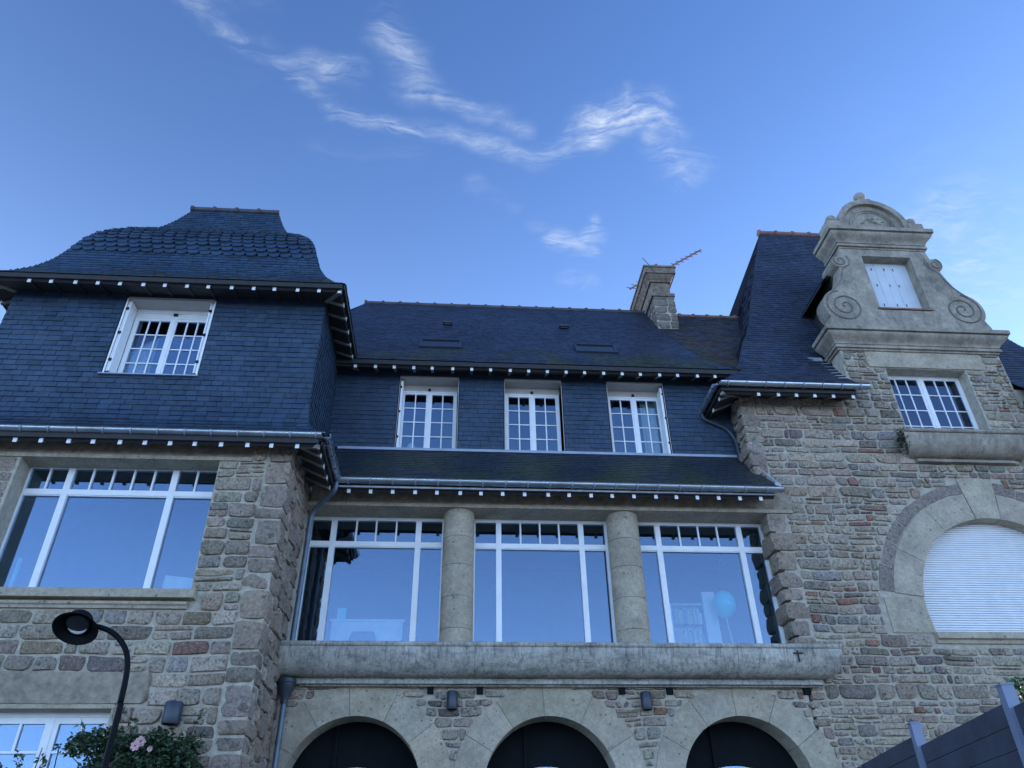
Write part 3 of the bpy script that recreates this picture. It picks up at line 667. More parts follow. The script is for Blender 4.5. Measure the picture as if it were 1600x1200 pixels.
# --- windows
def pane(par, x0, x1, z0, z1, y):
    o = child(MB().box(x0, x1, y, y + .006, z0, z1), 'pane', 'glass', par)
    o.matrix_parent_inverse = Matrix.Identity(4)
    return o
def bar(par, name, x0, x1, z0, z1, y0, y1, mat='white'):
    o = child(MB().box(x0, x1, y0, y1, z0, z1), name, mat, par); o.matrix_parent_inverse = Matrix.Identity(4); return o
def ring(par, name, x0, x1, z0, z1, t, y0, y1, mat='white', tb=None):
    tb = t if tb is None else tb
    o = child(MB().prism(rect(x0, x1, z0, z1), y0, y1, [rect(x0 + t, x1 - t, z0 + tb, z1 - t)]), name, mat, par)
    o.matrix_parent_inverse = Matrix.Identity(4); return fixn(o)
def picture(x0, x1, z0, z1, y, mull, muntins, tz, tin=.065):
    w = hpart('window')
    ring(w, 'frame', x0, x1, z0, z1, tin, y, y + .09)
    for a, b in mull: bar(w, 'mullion', a, b, z0 + tin, z1 - tin - .002, y - .012, y + .08)
    xs = [x0 + tin] + [v for ab in mull for v in ab] + [x1 - tin]
    for i in range(0, len(xs), 2):
        bar(w, 'transom', xs[i], xs[i + 1], tz, tz + .10, y - .006, y + .08)
        bar(w, 'sash_edge', xs[i], xs[i + 1], tz - .018, tz, y + .01, y + .06, 'white')
        pane(w, xs[i], xs[i + 1], z0 + tin, tz - .018, y + .045)
        ms = [xs[i]] + [mm for mm in muntins if xs[i] < mm < xs[i + 1]] + [xs[i + 1]]
        for k in range(1, len(ms) - 1): bar(w, 'glazing_bar', ms[k] - .016, ms[k] + .016, tz + .10, z1 - tin, y + .004, y + .05)
        for k in range(len(ms) - 1):
            pane(w, ms[k] + (.016 if k else 0), ms[k + 1] - (.016 if k < len(ms) - 2 else 0), tz + .10, z1 - tin, y + .035)
    return w
picture(-2.95, -.24, 5.36, 8.165, 14.5, [(-2.51, -2.40), (-.83, -.72)], [-2.01, -1.62, -1.22], 7.55)
picture(.30, 3.06, 5.36, 8.165, 14.5, [(.78, .885), (2.455, 2.56)], [1.275, 1.67, 2.06], 7.55)
picture(3.58, 6.32, 5.36, 8.165, 14.5, [(4.04, 4.15), (5.75, 5.86)], [4.55, 4.95, 5.35], 7.55)
picture(-7.56, -4.12, 5.70, 8.20, 12.58, [(-6.86, -6.75), (-5.07, -4.96)], [-7.17, -6.43, -6.08, -5.73, -5.38, -4.64], 7.63)
def casement(x0, x1, z0, z1, y, cols, rows, fr=.055, mid=.15, top=.05, muntw=.013, par=None, keyhole=True):
    w = par or hpart('window')
    ring(w, 'frame', x0, x1, z0, z1, fr * .55, y, y + .08, tb=.02)
    xm = (x0 + x1) / 2
    for a, b in ((x0 + fr * .55, xm - .012), (xm + .012, x1 - fr * .55)):
        ring(w, 'sash', a, b, z0 + .02, z1 - fr * .55, fr, y + .012, y + .065)
        ia, ib, ja, jb = a + fr, b - fr, z0 + .02 + fr, z1 - fr * 1.55
        cw = (ib - ia) / cols; rh = (jb - ja) / rows
        for c in range(1, cols): bar(w, 'glazing_bar', ia + c * cw - muntw, ia + c * cw + muntw, ja, jb, y + .016, y + .05)
        for r in range(1, rows): bar(w, 'glazing_bar', ia, ib, ja + r * rh - muntw * .9, ja + r * rh + muntw * .9, y + .020, y + .048)
        for c in range(cols):
            for r in range(rows):
                pane(w, ia + c * cw + (muntw if c else 0), ia + (c + 1) * cw - (muntw if c < cols - 1 else 0),
                     ja + r * rh + (muntw if r else 0), ja + (r + 1) * rh - (muntw if r < rows - 1 else 0), y + .036)
    bar(w, 'centre_bead', xm - .03, xm + .03, z0 + .02, z1 - fr * .6, y - .004, y + .03)
    return w
# three upper windows in the slate wall, with pale reveals
for i, (a, b) in enumerate(((-1.39, -.07), (.99, 2.29), (3.37, 4.68))):
    w = casement(a + .02, b - .02, 9.86, 11.50, 14.86, 2, 4)
    bar(w, 'head_board', a, b, 11.50, 11.66, 14.87, 15.0, 'reveal')
    bar(w, 'head_lining', a, b, 11.66, 11.72, 14.57, 14.98, 'reveal')
    for s in ((a - .012, a), (b, b + .012)): bar(w, 'reveal_lining', s[0], s[1], 9.80, 11.72, 14.592, 14.98, 'reveal')
    bar(w, 'latch_catch', (a + b) / 2 - .03, (a + b) / 2 + .03, 11.50, 11.56, 14.83, 14.86, 'iron')
    o = child(MB().sweep([(-.3, 9.86), (-.25, 9.86), (.05, 9.80), (.05, 9.77), (-.3, 9.77)], a - .03, b + .03, 14.6), 'window_sill', 'zinc_flat', w); o.matrix_parent_inverse = Matrix.Identity(4)
    if i == 2 or i == 0:
        x = b - .075 if i == 2 else a + .02
        sh = bar(w, 'shutter', x, x + .05, 9.86, 11.60, 14.60, 14.85, 'white')
        for z in (10.1, 10.75, 11.4): bar(w, 'shutter_hinge', x - .012 if i == 0 else x + .03, x + .03 if i == 0 else x + .062, z, z + .05, 14.585, 14.61, 'iron')
# tower window with folded shutters in the reveals
w = casement(-6.62, -5.08, 10.06, 11.62, 12.60, 3, 4)
bar(w, 'head_board', -6.70, -5.02, 11.62, 11.72, 12.61, 12.7, 'white'); bar(w, 'head_board', -6.70, -5.02, 11.72, 11.80, 12.59, 12.68, 'white')
bar(w, 'head_lining', -6.70, -5.02, 11.80, 11.86, 12.27, 12.70, 'reveal')
bar(w, 'latch_catch', -5.88, -5.80, 11.66, 11.71, 12.57, 12.61, 'iron')
for s in (-6.73, -5.02): bar(w, 'reveal_lining', s, s + .03, 10.0, 11.84, 12.285, 12.68, 'white')
for x in (-6.695, -6.655, -5.09, -5.05):
    bar(w, 'shutter', x, x + .030, 10.07, 11.78, 12.30 if x in (-6.655, -5.09) else 12.31, 12.585, 'white')
for x in (-6.67, -5.06):
    for z in (10.3, 10.95, 11.55): bar(w, 'shutter_hinge', x - .025, x + .028, z, z + .05, 12.275, 12.30, 'iron')
o = child(MB().sweep([(-.35, 10.06), (-.3, 10.06), (.06, 9.99), (.06, 9.965), (-.35, 9.965)], -6.78, -4.96, 12.3), 'window_sill', 'zinc_flat', w); o.matrix_parent_inverse = Matrix.Identity(4)
# upper right window
casement(9.86, 11.84, 10.04, 11.95, 14.30, 3, 4, fr=.07)
# lower left window
w = hpart('window')
ring(w, 'frame', -8.6, -4.90, 2.55, 4.075, .07, 12.46, 12.54)
for a, b in ((-7.3, -5.80), (-5.78, -4.97)):
    ring(w, 'sash', a, b, 2.6, 4.0, .085, 12.45, 12.52)
bar(w, 'mullion', -5.815, -5.765, 2.6, 4.0, 12.44, 12.5)
for a, b, ms in ((-7.215, -5.885, (-6.56, -6.23)), (-5.695, -5.055, (-5.36,))):
    bar(w, 'glazing_bar', a, b, 3.52, 3.555, 12.455, 12.5)
    xs = [a] + list(ms) + [b]
    for k in range(len(xs) - 1):
        pane(w, xs[k] + (.018 if k else 0), xs[k + 1] - (.018 if k < len(xs) - 2 else 0), 3.555, 3.915, 12.485)
        if 0 < k: bar(w, 'glazing_bar', xs[k] - .018, xs[k] + .018, 3.555, 3.915, 12.457, 12.5)
    pane(w, a, b, 2.685, 3.52, 12.485)
pane(w, -8.53, -7.3, 2.62, 4.0, 12.49)
# gable window with closed shutters
w = hpart('window')
for k in range(6):
    a = 10.19 + k * .217
    bar(w, 'shutter_board', a + .002, a + .214, 13.66, 15.40, 14.12 + (.003 if k % 2 else 0), 14.16, 'shutter')
for z in (14.0, 14.65, 15.2):
    for x in (10.28, 10.52, 10.86, 11.10): bar(w, 'shutter_hinge', x, x + .012, z - .05, z + .03, 14.105, 14.12, 'iron')
o = child(MB().sweep([(-.3, 13.66), (.03, 13.66), (.03, 13.615), (-.3, 13.615)], 10.14, 11.54, 13.85), 'window_sill', 'tile', w); o.matrix_parent_inverse = Matrix.Identity(4)
# arched roller shutter
w = hpart('roller_shutter')
sm = MB(); z = 5.77
while z < 8.14:
    top = min(z + .047, 8.145)
    def halfw(zz): return math.sqrt(max(.0001, 1.955 ** 2 - (zz - 6.2) ** 2))
    pr = [(0, z + .004), (.012, z + .008), (.016, (z + top) / 2), (.012, top - .006), (0, top - .001)]
    sm.add([(10.95 - halfw(q), 14.26 - o, q) for o, q in pr] + [(10.95 + halfw(q), 14.26 - o, q) for o, q in pr], [(i, i + 1, 6 + i, 5 + i) for i in range(4)])
    z += .047
child(sm, 'slat', 'white', w, smooth=False, kind='stuff').matrix_parent_inverse = Matrix.Identity(4)
child(MB().box(8.8, 13.0, 14.262, 14.3, 5.7, 8.3), 'shutter_backing', 'under', w).matrix_parent_inverse = Matrix.Identity(4)
# arcade doors: dark panelling with an arched light low in each bay
for x in ARX:
    w = hpart('arcade_door')
    o = child(MB().prism(rect(x - 1.4, x + 1.4, 0, 4.6), 14.62, 14.70, [archhole(x, 2.35, 1.28, .4)]), 'door_panel', 'door', w); o.matrix_parent_inverse = Matrix.Identity(4); fixn(o)
    o = child(MB().prism(archhole(x, 2.35, 1.279, .4), 14.65, 14.66), 'pane', 'glass', w); o.matrix_parent_inverse = Matrix.Identity(4); fixn(o)
    bar(w, 'door_post', x - .40, x - .34, .3, 4.5, 14.56, 14.62, 'door')

# --- rooms behind the glass (open towards the window)
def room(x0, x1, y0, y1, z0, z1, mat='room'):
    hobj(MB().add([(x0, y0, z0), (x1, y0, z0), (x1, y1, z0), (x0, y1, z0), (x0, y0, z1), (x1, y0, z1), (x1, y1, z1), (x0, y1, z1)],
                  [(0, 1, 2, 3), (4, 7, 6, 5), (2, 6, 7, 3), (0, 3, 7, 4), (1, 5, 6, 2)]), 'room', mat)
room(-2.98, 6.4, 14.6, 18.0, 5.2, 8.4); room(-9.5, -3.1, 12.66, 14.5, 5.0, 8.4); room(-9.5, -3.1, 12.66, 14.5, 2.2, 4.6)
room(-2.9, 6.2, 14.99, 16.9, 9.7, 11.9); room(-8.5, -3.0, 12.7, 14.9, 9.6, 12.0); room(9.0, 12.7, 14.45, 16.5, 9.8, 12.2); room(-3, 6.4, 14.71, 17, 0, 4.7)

# ------------------------------------------------------------------ slate surfaces
SLT = (.033, .059, .096)
def slate_tint(k=.10, base=SLT):
    f = ru(1 - k, 1 + k); return (base[0] * f * ru(.93, 1.08), base[1] * f, base[2] * f * ru(.94, 1.05))
def resample(prof, step):
    """walks a polyline [(o, z)]; returns course lines at equal arc distances from the bottom"""
    out = [prof[0]]; acc = 0; need = step
    for (a0, b0), (a1, b1) in zip(prof, prof[1:]):
        d = math.hypot(a1 - a0, b1 - b0)
        while acc + d >= need - 1e-9:
            t = (need - acc) / d; out.append((a0 + (a1 - a0) * t, b0 + (b1 - b0) * t)); need += step
        acc += d
    out.append(prof[-1]); return out
def slates(T, prof, lo, hi, step=.11, width=.22, lift=.009, holes=None, fish=None, tintf=None, skip=None):
    """prof: [(outward, z)] from the bottom up; lo/hi: functions of z giving the horizontal limits. returns list of (verts, faces, tint, centre)"""
    res = []; lines = resample(prof, step)
    for k in range(len(lines) - 1):
        (o0, z0), (o1, z1) = lines[k], lines[k + 1]
        d = math.hypot(o1 - o0, z1 - z0)
        if d < .02: continue
        no, nzz = (z1 - z0) / d, -(o1 - o0) / d          # outward normal in (o, z)
        zm = (z0 + z1) / 2; a, b = lo(zm), hi(zm)
        bl = [(h[0], h[1]) for h in (holes or ()) if h[2] < zm < h[3]]
        isf = fish and fish[0] < zm < fish[1]
        w0 = fish[2] if isf else width
        for (ia, ib) in intervals(a, b, sorted(bl)):
            u = ia - (w0 * .5 if (k % 2) else 0) - (0 if isf else ru(0, .03))
            while u < ib - .004:
                w = w0 if isf else w0 * ru(.86, 1.14); ua, ub = max(u, ia), min(u + w, ib); u += w
                if ub - ua < .02: continue
                g_ = .0045; ua += g_; ub -= g_
                l0 = lift * ru(.7, 1.6); l1 = .001; sk = ru(-.003, .003); ex = .03
                t_up = ((o1 - o0) / d, (z1 - z0) / d)
                if isf and ub - ua > w0 * .8:
                    n = 6; low = []; um = (ua + ub) / 2; hw = (ub - ua) / 2; drop = step * .62
                    for i in range(n + 1):
                        an = math.pi * i / n; low.append((um - hw * math.cos(an), -math.sin(an) * drop + drop * .3))
                    vs = [T(x, o0 + t_up[0] * s_ + no * l0 * 1.8, z0 + t_up[1] * s_ + nzz * l0 * 1.8) for x, s_ in low]
                    vs += [T(x, o0 + t_up[0] * s_ + no * .001, z0 + t_up[1] * s_ + nzz * .001) for x, s_ in low]
                    vs += [T(ub, o1 + no * l1, z1 + nzz * l1), T(ua, o1 + no * l1, z1 + nzz * l1)]
                    m_ = n + 1; fs = [tuple(range(m_)) + (2 * m_, 2 * m_ + 1)] + [(m_ + i, m_ + i + 1, i + 1, i) for i in range(n)]
                    fs += [(m_, 0, 2 * m_ + 1), (n, m_ + n, 2 * m_)]
                else:
                    vs = [T(ua, o0 + no * (l0 + sk), z0 + nzz * (l0 + sk)), T(ub, o0 + no * (l0 - sk), z0 + nzz * (l0 - sk)),
                          T(ub, o1 + no * l1, z1 + nzz * l1), T(ua, o1 + no * l1, z1 + nzz * l1),
                          T(ua, o0 - no * .002, z0 - nzz * .002), T(ub, o0 - no * .002, z0 - nzz * .002)]
                    fs = [(0, 1, 2, 3), (4, 5, 1, 0), (4, 0, 3), (5, 2, 1)]
                c = T((ua + ub) / 2, o0, zm)
                res.append((vs, fs, tintf(c) if tintf else slate_tint(), c))
    return res
def join(sl):
    mb = MB()
    for vs, fs, t, c in sl: mb.add(vs, fs, t)
    return mb
def cut(prof, z0, z1):
    out = []
    for (a, b), (c, d) in zip(prof, prof[1:]):
        for zz in (z0, z1):
            if b < zz < d: out.append((a + (c - a) * (zz - b) / (d - b), zz))
        if z0 <= b <= z1: out.append((a, b))
    if z0 <= prof[-1][1] <= z1: out.append(prof[-1])
    return sorted(out, key=lambda p: p[1])
def bell(T, prof, lo, hi, tf, fish=True):
    r = slates(T, cut(prof, 0, 13.42), lo, hi, .115, .21, .011, tintf=tf)
    r += slates(T, cut(prof, 13.42, 15.05), lo, hi, .185 if fish else .115, .245 if fish else .21, .021 if fish else .011, fish=(13.3, 15.2, .245) if fish else None, tintf=tf)
    return r + slates(T, cut(prof, 15.05, 99), lo, hi, .115, .21, .011, tintf=tf)
def under(T, prof, lo, hi, off=-.012):
    n = len(prof); vs = []
    for o, z in prof: vs += [T(lo(z), o + off, z), T(hi(z), o + off, z)]
    return MB().add(vs, [(2 * i, 2 * i + 1, 2 * i + 3, 2 * i + 2) for i in range(n - 1)])
def mosst(mz0, mz1, amt, base=SLT, sc=1.6, col=(.05, .062, .034)):
    def f(c):
        b = slate_tint(.15, base); q = nz(c.x * sc, c.y * sc, c.z * sc) + .35 * nz(c.x * 5, c.y * 5, c.z * 5)
        h = max(0, min(1, (mz1 - c.z) / max(.01, mz1 - mz0))); k = max(0, min(1, (q + .15) * 2.2)) * h * amt
        return tuple(b[i] * (1 - k) + col[i] * k for i in range(3))
    return f

# --- tower: slate-clad walls, flared foot
TW_L, TW_R, TW_F = -8.93, -2.82, 12.30
foot = [(.46, 8.54), (.30, 8.66), (.16, 8.80), (.07, 8.97), (.02, 9.2), (0, 9.5), (0, 12.25)]
tower_wall = hobj(MB().prism(rect(TW_L, TW_R, 9.3, 12.3), 12.302, 12.69, [rect(-6.70, -5.02, 9.98, 11.84)]), 'slate_wall', 'under')
fixn(tower_wall)
exf = lambda sgn, x: (lambda z: x + sgn * next((o0 + (o1 - o0) * (z - z0) / (z1 - z0) for (o0, z0), (o1, z1) in zip(foot, foot[1:]) if z0 <= z <= z1 + 1e-6), 0))
TF = to3('F', TW_F)
ts = slates(TF, foot, exf(-1, TW_L), exf(1, TW_R), .118, .225, .013, holes=[(-6.76, -4.98, 9.97, 11.87)], tintf=mosst(8.5, 9.1, .5))
order = sorted(range(len(ts)), key=lambda i: -(1 if ts[i][3].z > 9.0 and ts[i][3].x > -8.4 else 0) - 1 / (ts[i][3] - Vector((0, 0, 1.6))).length)
ids = set(order[:300]); mb = MB()
for i, (vs, fs, t, c) in enumerate(ts):
    if i in ids:
        o = child(MB().add(vs, fs, t), 'slate', 'slate', tower_wall); o.matrix_parent_inverse = Matrix.Identity(4)
    else: mb.add(vs, fs, t)
child(mb, 'small_slate', 'slate', tower_wall, kind='stuff')
child(under(TF, foot[:6], exf(-1, TW_L), exf(1, TW_R)), 'boarding', 'under', tower_wall)
for orient, ref in (('R', TW_R), ('L', TW_L)):
    T = to3(orient, ref); yo = lambda z: TW_F - (exf(1, 0)(z)); hi = lambda z: 14.62
    sw = hobj(under(T, foot, yo, hi), 'slate_wall', 'under')
    child(join(slates(T, foot, yo, hi, .112, .225, .011)), 'small_slate', 'slate', sw, kind='stuff')
# --- tower bell roof
prof_i = [(-.02, 11.955), (.05, 12.0), (.19, 12.12), (.34, 12.32), (.50, 12.55), (.61, 12.76), (.71, 12.98), (.79, 13.22), (.87, 13.48), (.94, 13.74), (1.02, 13.98), (1.12, 14.20), (1.25, 14.42), (1.40, 14.62), (1.57, 14.80), (1.75, 14.98), (1.90, 15.17), (2.0, 15.34), (2.09, 15.54), (2.18, 15.74), (2.26, 15.96), (2.34, 16.18), (2.40, 16.36)]
EX0, EX1, EY0, EY1 = -9.32, -2.38, 11.75, 16.55
def inset(z):
    for (a, z0), (b, z1) in zip(prof_i, prof_i[1:]):
        if z0 <= z <= z1: return a + (b - a) * (z - z0) / (z1 - z0)
    return prof_i[-1][0] if z > 13 else prof_i[0][0]
profo = [(-i, z) for i, z in prof_i]
roof = hobj(under(to3('F', EY0), profo, lambda z: EX0 + inset(z), lambda z: EX1 - inset(z)), 'tower_roof', 'under')
tmo = mosst(11.9, 13.0, .8)
mb = join(bell(to3('F', EY0), profo, lambda z: EX0 + inset(z), lambda z: EX1 - inset(z), tmo))
for orient, ref in (('R', EX1), ('L', EX0)):
    T = to3(orient, ref); a = lambda z: EY0 + inset(z); b = lambda z: EY1 - inset(z)
    u_ = under(T, profo, a, b); child(u_, 'boarding', 'under', roof)
    for s in bell(T, profo, a, b, tmo, False): mb.add(*s[:3])
child(mb, 'roof_slate', 'slate', roof, kind='stuff')
child(under(to3('B', EY1), profo, lambda z: EX0 + inset(z), lambda z: EX1 - inset(z)), 'boarding', 'under', roof)
def ridge(par, x0, x1, y, z, L_=.42, r=.07, mat='darktile', name='ridge_tile'):
    x = x0
    while x < x1 - .05:
        e = min(x + L_, x1); b = MB()
        for rr, a, c in ((r, x, e - .0), (r * 1.4, x - .03, x + .04)):
            b.tube([(a, y, z), (c, y, z)], rr, 10)
        o = child(b, name, mat, par, smooth=True, angle=50); o.matrix_parent_inverse = Matrix.Identity(4) if par is not house else PINV
        x = e
ridge(roof, -6.93, -4.76, 14.15, 16.38, .55)

# --- main roof (centre) with older slating at the right
RP = [(0, 10.98), (.24, 11.20), (.47, 11.44), (.69, 11.71), (.90, 12.02), (1.10, 12.38), (1.28, 12.78), (1.46, 13.22), (1.70, 13.62), (2.0, 14.3), (2.45, 15.51), (3.34, 17.85), (4.16, 19.92)]
def rin(z):
    for (a, z0), (b, z1) in zip(RP, RP[1:]):
        if z0 <= z <= z1: return a + (b - a) * (z - z0) / (z1 - z0)
    return 4.16 if z > 15 else 0
MP = [(0, 11.86), (-.35, 12.22), (-.70, 12.62), (-1.07, 13.03), (-1.2, 13.2), (-3.35, 16.27)]
MY = 14.13
def my(z):
    for (a, z0), (b, z1) in zip(MP, MP[1:]):
        if z0 <= z <= z1: return MY - (a + (b - a) * (z - z0) / (z1 - z0))
    return MY if z < 12 else 17.48
def mdiv(z): return 6.35 - (z - 11.8) * .36 if z < 13.0 else 5.92 - (z - 13.0) * .26 if z < 14.8 else 5.46
def mhi(z): return max(mdiv(z) + .02, 5.66 + rin(z)) if z < 14.9 else 8.6
mroof = hobj(under(to3('F', MY), MP, lambda z: -2.88 - (17.48 - my(z)) * .62, mhi), 'main_roof', 'under')
ms = slates(to3('F', MY), MP, lambda z: -2.88 - (17.48 - my(z)) * .62, mdiv, .095, .20, .008, tintf=mosst(11.8, 13.3, 1.3, (.034, .046, .074), 1.2))
child(join(ms), 'roof_slate', 'slate', mroof, kind='stuff')
MP2 = [(o, z - .0) for o, z in MP[:-1]] + [(-3.25, 16.12)]
ms = slates(to3('F', MY), MP2, lambda z: mdiv(z) + .005, mhi, .105, .19, .012, tintf=mosst(11.8, 18, .9, (.040, .042, .052), 2.2, (.085, .06, .035)))
child(join(ms), 'old_roof_slate', 'slate_old', mroof, kind='stuff')
child(MB().add([(-2.88, 17.48, 16.27), (8.6, 17.48, 16.2), (8.6, 21, 11.5), (-6, 21, 11.5)], [(0, 1, 2, 3)]), 'boarding', 'under', mroof)
child(MB().add([(-2.88, 17.48, 16.27), (-6, 21, 11.5), (-4.96, 14.13, 11.86)], [(0, 1, 2)]), 'boarding', 'under', mroof)
ridge(mroof, -2.86, 5.44, 17.5, 16.30, .5)
ridge(mroof, 6.0, 8.4, 17.42, 16.14, .42, .07, 'tile')
def on_main(x, z, lift=.03): return Vector((x, my(z) - .0, z)), Vector((0, -.82, .57))
for a, b in ((-1.06, -.02), (2.82, 3.86)):     # roof windows just above the change of pitch
    sk = hpart('skylight')
    n_ = Vector((0, -.82, .57)); t_ = Vector((0, .57, .82)); c0 = Vector((0, my(13.0), 13.0))
    def q(x, t, h): return Vector((x, 0, 0)) + c0 + t_ * t + n_ * h
    def sb(x0, x1, t0, t1, h0, h1):
        return MB().add([q(x0, t0, h0), q(x1, t0, h0), q(x1, t1, h0), q(x0, t1, h0), q(x0, t0, h1), q(x1, t0, h1), q(x1, t1, h1), q(x0, t1, h1)],
                        [(0, 3, 2, 1), (4, 5, 6, 7), (0, 1, 5, 4), (1, 2, 6, 5), (2, 3, 7, 6), (3, 0, 4, 7)])
    for nm, args in (('frame', (a, a + .06, 0, .5, 0, .05)), ('frame', (b - .06, b, 0, .5, 0, .05)), ('frame', (a, b, -.05, 0, 0, .055)), ('frame', (a, b, .5, .56, 0, .06))):
        o = child(sb(*args), nm, 'lampgrey', sk); o.matrix_parent_inverse = Matrix.Identity(4)
    o = child(sb(a + .06, b - .06, 0, .5, 0, .03), 'pane', 'lens', sk); o.matrix_parent_inverse = Matrix.Identity(4)
for x, z in ((-.42, 14.7), (2.75, 14.72)):
    y = my(z); hobj(MB().box(x - .13, x + .13, y - .13, y + .05, z - .02, z + .05).box(x - .1, x + .1, y - .10, y + .05, z - .06, z - .02), 'roof_vent', 'lampgrey')

# --- centre slate wall with three windows
cw = hobj(MB().prism(rect(-2.85, 6.25, 9.6, 12.2), 14.602, 14.98, [rect(a, b, 9.80, 11.72) for a, b in ((-1.39, -.07), (.99, 2.29), (3.37, 4.68))]), 'slate_wall', 'under'); fixn(cw)
cs = slates(to3('F', 14.6), [(.0, 9.83), (0, 12.0)], lambda z: -2.82, lambda z: 6.2, .118, .225, .012,
            holes=[(-1.42, -.04, 9.7, 11.73), (.96, 2.32, 9.7, 11.73), (3.34, 4.71, 9.7, 11.73)])
child(join(cs), 'small_slate', 'slate', cw, kind='stuff')
hobj(MB().box(-2.6, 6.3, 14.54, 14.6, 9.765, 9.825), 'flashing', 'zinc_flat')
# --- skirt roof under it
SP = [(0, 8.50), (-.5, 8.98), (-1.15, 9.77)]
sroof = hobj(under(to3('F', 13.42), SP, lambda z: -2.95, lambda z: 6.38 - (z - 8.5) * .12), 'skirt_roof', 'under')
child(join(slates(to3('F', 13.42), SP, lambda z: -2.95, lambda z: 6.38 - (z - 8.5) * .12, .095, .20, .008, tintf=mosst(8.4, 10.6, 1.2, (.026, .034, .048), 1.0, (.040, .052, .032)))), 'roof_slate', 'slate', sroof, kind='stuff')
child(MB().box(6.33, 6.42, 13.45, 13.5, 8.5, 8.6).add([(6.40, 13.43, 8.56), (6.43, 13.43, 8.56), (6.26, 14.6, 9.86), (6.23, 14.6, 9.86), (6.40, 13.43, 8.50), (6.43, 13.43, 8.50), (6.26, 14.6, 9.78), (6.23, 14.6, 9.78)], [(0, 1, 2, 3), (4, 7, 6, 5), (1, 5, 6, 2), (0, 3, 7, 4), (0, 4, 5, 1)]), 'flashing', 'lead', sroof)

# --- right wing roof
RPo = [(-i, z) for i, z in RP]
def rright(z): return 15.5 - (z - 11) * .36 if z < 13.45 else 14.6 - (z - 13.45) * .3 if z < 14.6 else 14.25 - (z - 14.6) * .31
RPa = [p for p in RPo if p[1] < 12.4] + [(-rin(12.5), 12.5)]; RPb = [(-rin(12.5), 12.5)] + [p for p in RPo if p[1] > 12.6]
rroof = hobj(under(to3('F', 13.4), RPb, lambda z: 5.53 + rin(z), rright), 'steep_roof', 'under')
child(under(to3('F', 13.4), RPa, lambda z: 5.53 + rin(z), lambda z: 8.89), 'boarding', 'under', rroof)
child(under(to3('F', 13.4), RPa, lambda z: 12.86, rright), 'boarding', 'under', rroof)
old = (.034, .046, .074)
tf = mosst(11, 20, .22, old, 1.0, (.042, .048, .046))
def dhole(z): return [(8.86, 12.85, 0, 12.5)]
mb = join(slates(to3('F', 13.4), RPo, lambda z: 5.53 + rin(z), rright, .115, .21, .011, holes=[(8.90, 12.86, 0, 12.6), (9.3, 12.3, 12.6, 15.0)], tintf=tf))
T = to3('L', 5.53)
for s in slates(T, RPo, lambda z: 13.4 + rin(z), lambda z: 17.58, .115, .21, .013, tintf=tf): mb.add(*s[:3])
child(mb, 'roof_slate', 'slate_old', rroof, kind='stuff')
child(under(T, RPo, lambda z: 13.4 + rin(z), lambda z: 17.58), 'boarding', 'under', rroof)
child(MB().add([(5.53, 17.6, 10.98), (9.69, 17.6, 19.92), (12.6, 17.6, 19.9), (15.5, 17.6, 10.98)], [(0, 1, 2, 3)]), 'boarding', 'under', rroof)
ridge(rroof, 9.66, 12.5, 17.56, 19.94, .56, .085, 'tile')
for k in range(7):      # stepped lead flashings along the dormer foot
    z = 11.55 + k * .155; y = 13.4 + rin(z)
    o = child(MB().add([(8.62 - .0 * k, y - .03, z), (8.88, y - .03, z + .01), (8.88, y + .07, z + .11), (8.66, y + .04, z + .07)], [(0, 1, 2, 3)]), 'flashing', 'lead', rroof)
# white flashing patches
o = child(MB().add([(8.40, 14.59, 12.62), (8.74, 14.56, 12.60), (8.72, 14.50, 12.36), (8.66, 14.49, 12.30)], [(0, 1, 2, 3)]), 'flashing', 'lead', rroof)

hobj(MB().box(12.84, 16.4, 14.42, 14.6, 11.0, 12.15), 'gap_blocker', 'under')  # added blocker that closes the sky gap under the roof
# --- eaves: rafter tails, soffits, gutters
def eave(orient, ref, u0, u1, o_out, z, depth_o, rise, spacing, first, par_name='eave', tail=(.062, .085), fascia=True, tails=None):
    """ref = wall plane, o_out = outward reach, z = underside of the tail at the tip"""
    T = to3(orient, ref); e = hpart(par_name)
    s0, s1 = u0, u1
    def add(mb, nm, mat):
        o = child(mb, nm, mat, e); o.matrix_parent_inverse = Matrix.Identity(4); return o
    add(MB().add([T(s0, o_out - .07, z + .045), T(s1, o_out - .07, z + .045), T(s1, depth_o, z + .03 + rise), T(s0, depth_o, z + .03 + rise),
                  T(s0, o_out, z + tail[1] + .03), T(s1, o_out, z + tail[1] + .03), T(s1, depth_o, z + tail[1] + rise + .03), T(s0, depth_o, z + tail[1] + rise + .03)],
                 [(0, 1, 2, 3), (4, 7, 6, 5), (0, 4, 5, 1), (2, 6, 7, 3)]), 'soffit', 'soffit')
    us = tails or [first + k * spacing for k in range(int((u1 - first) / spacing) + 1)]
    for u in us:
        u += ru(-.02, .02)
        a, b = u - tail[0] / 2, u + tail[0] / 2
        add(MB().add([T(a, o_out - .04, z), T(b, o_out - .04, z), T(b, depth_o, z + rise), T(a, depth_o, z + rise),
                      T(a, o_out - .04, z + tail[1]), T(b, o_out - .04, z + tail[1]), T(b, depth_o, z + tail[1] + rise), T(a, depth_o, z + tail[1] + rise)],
                     [(0, 3, 2, 1), (4, 5, 6, 7), (0, 1, 5, 4), (1, 2, 6, 5), (2, 3, 7, 6), (3, 0, 4, 7)]), 'rafter_tail', 'tailshade')
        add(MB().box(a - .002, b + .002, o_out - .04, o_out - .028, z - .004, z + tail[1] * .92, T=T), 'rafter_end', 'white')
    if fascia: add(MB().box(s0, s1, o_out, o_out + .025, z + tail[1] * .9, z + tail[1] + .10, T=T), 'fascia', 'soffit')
    return e
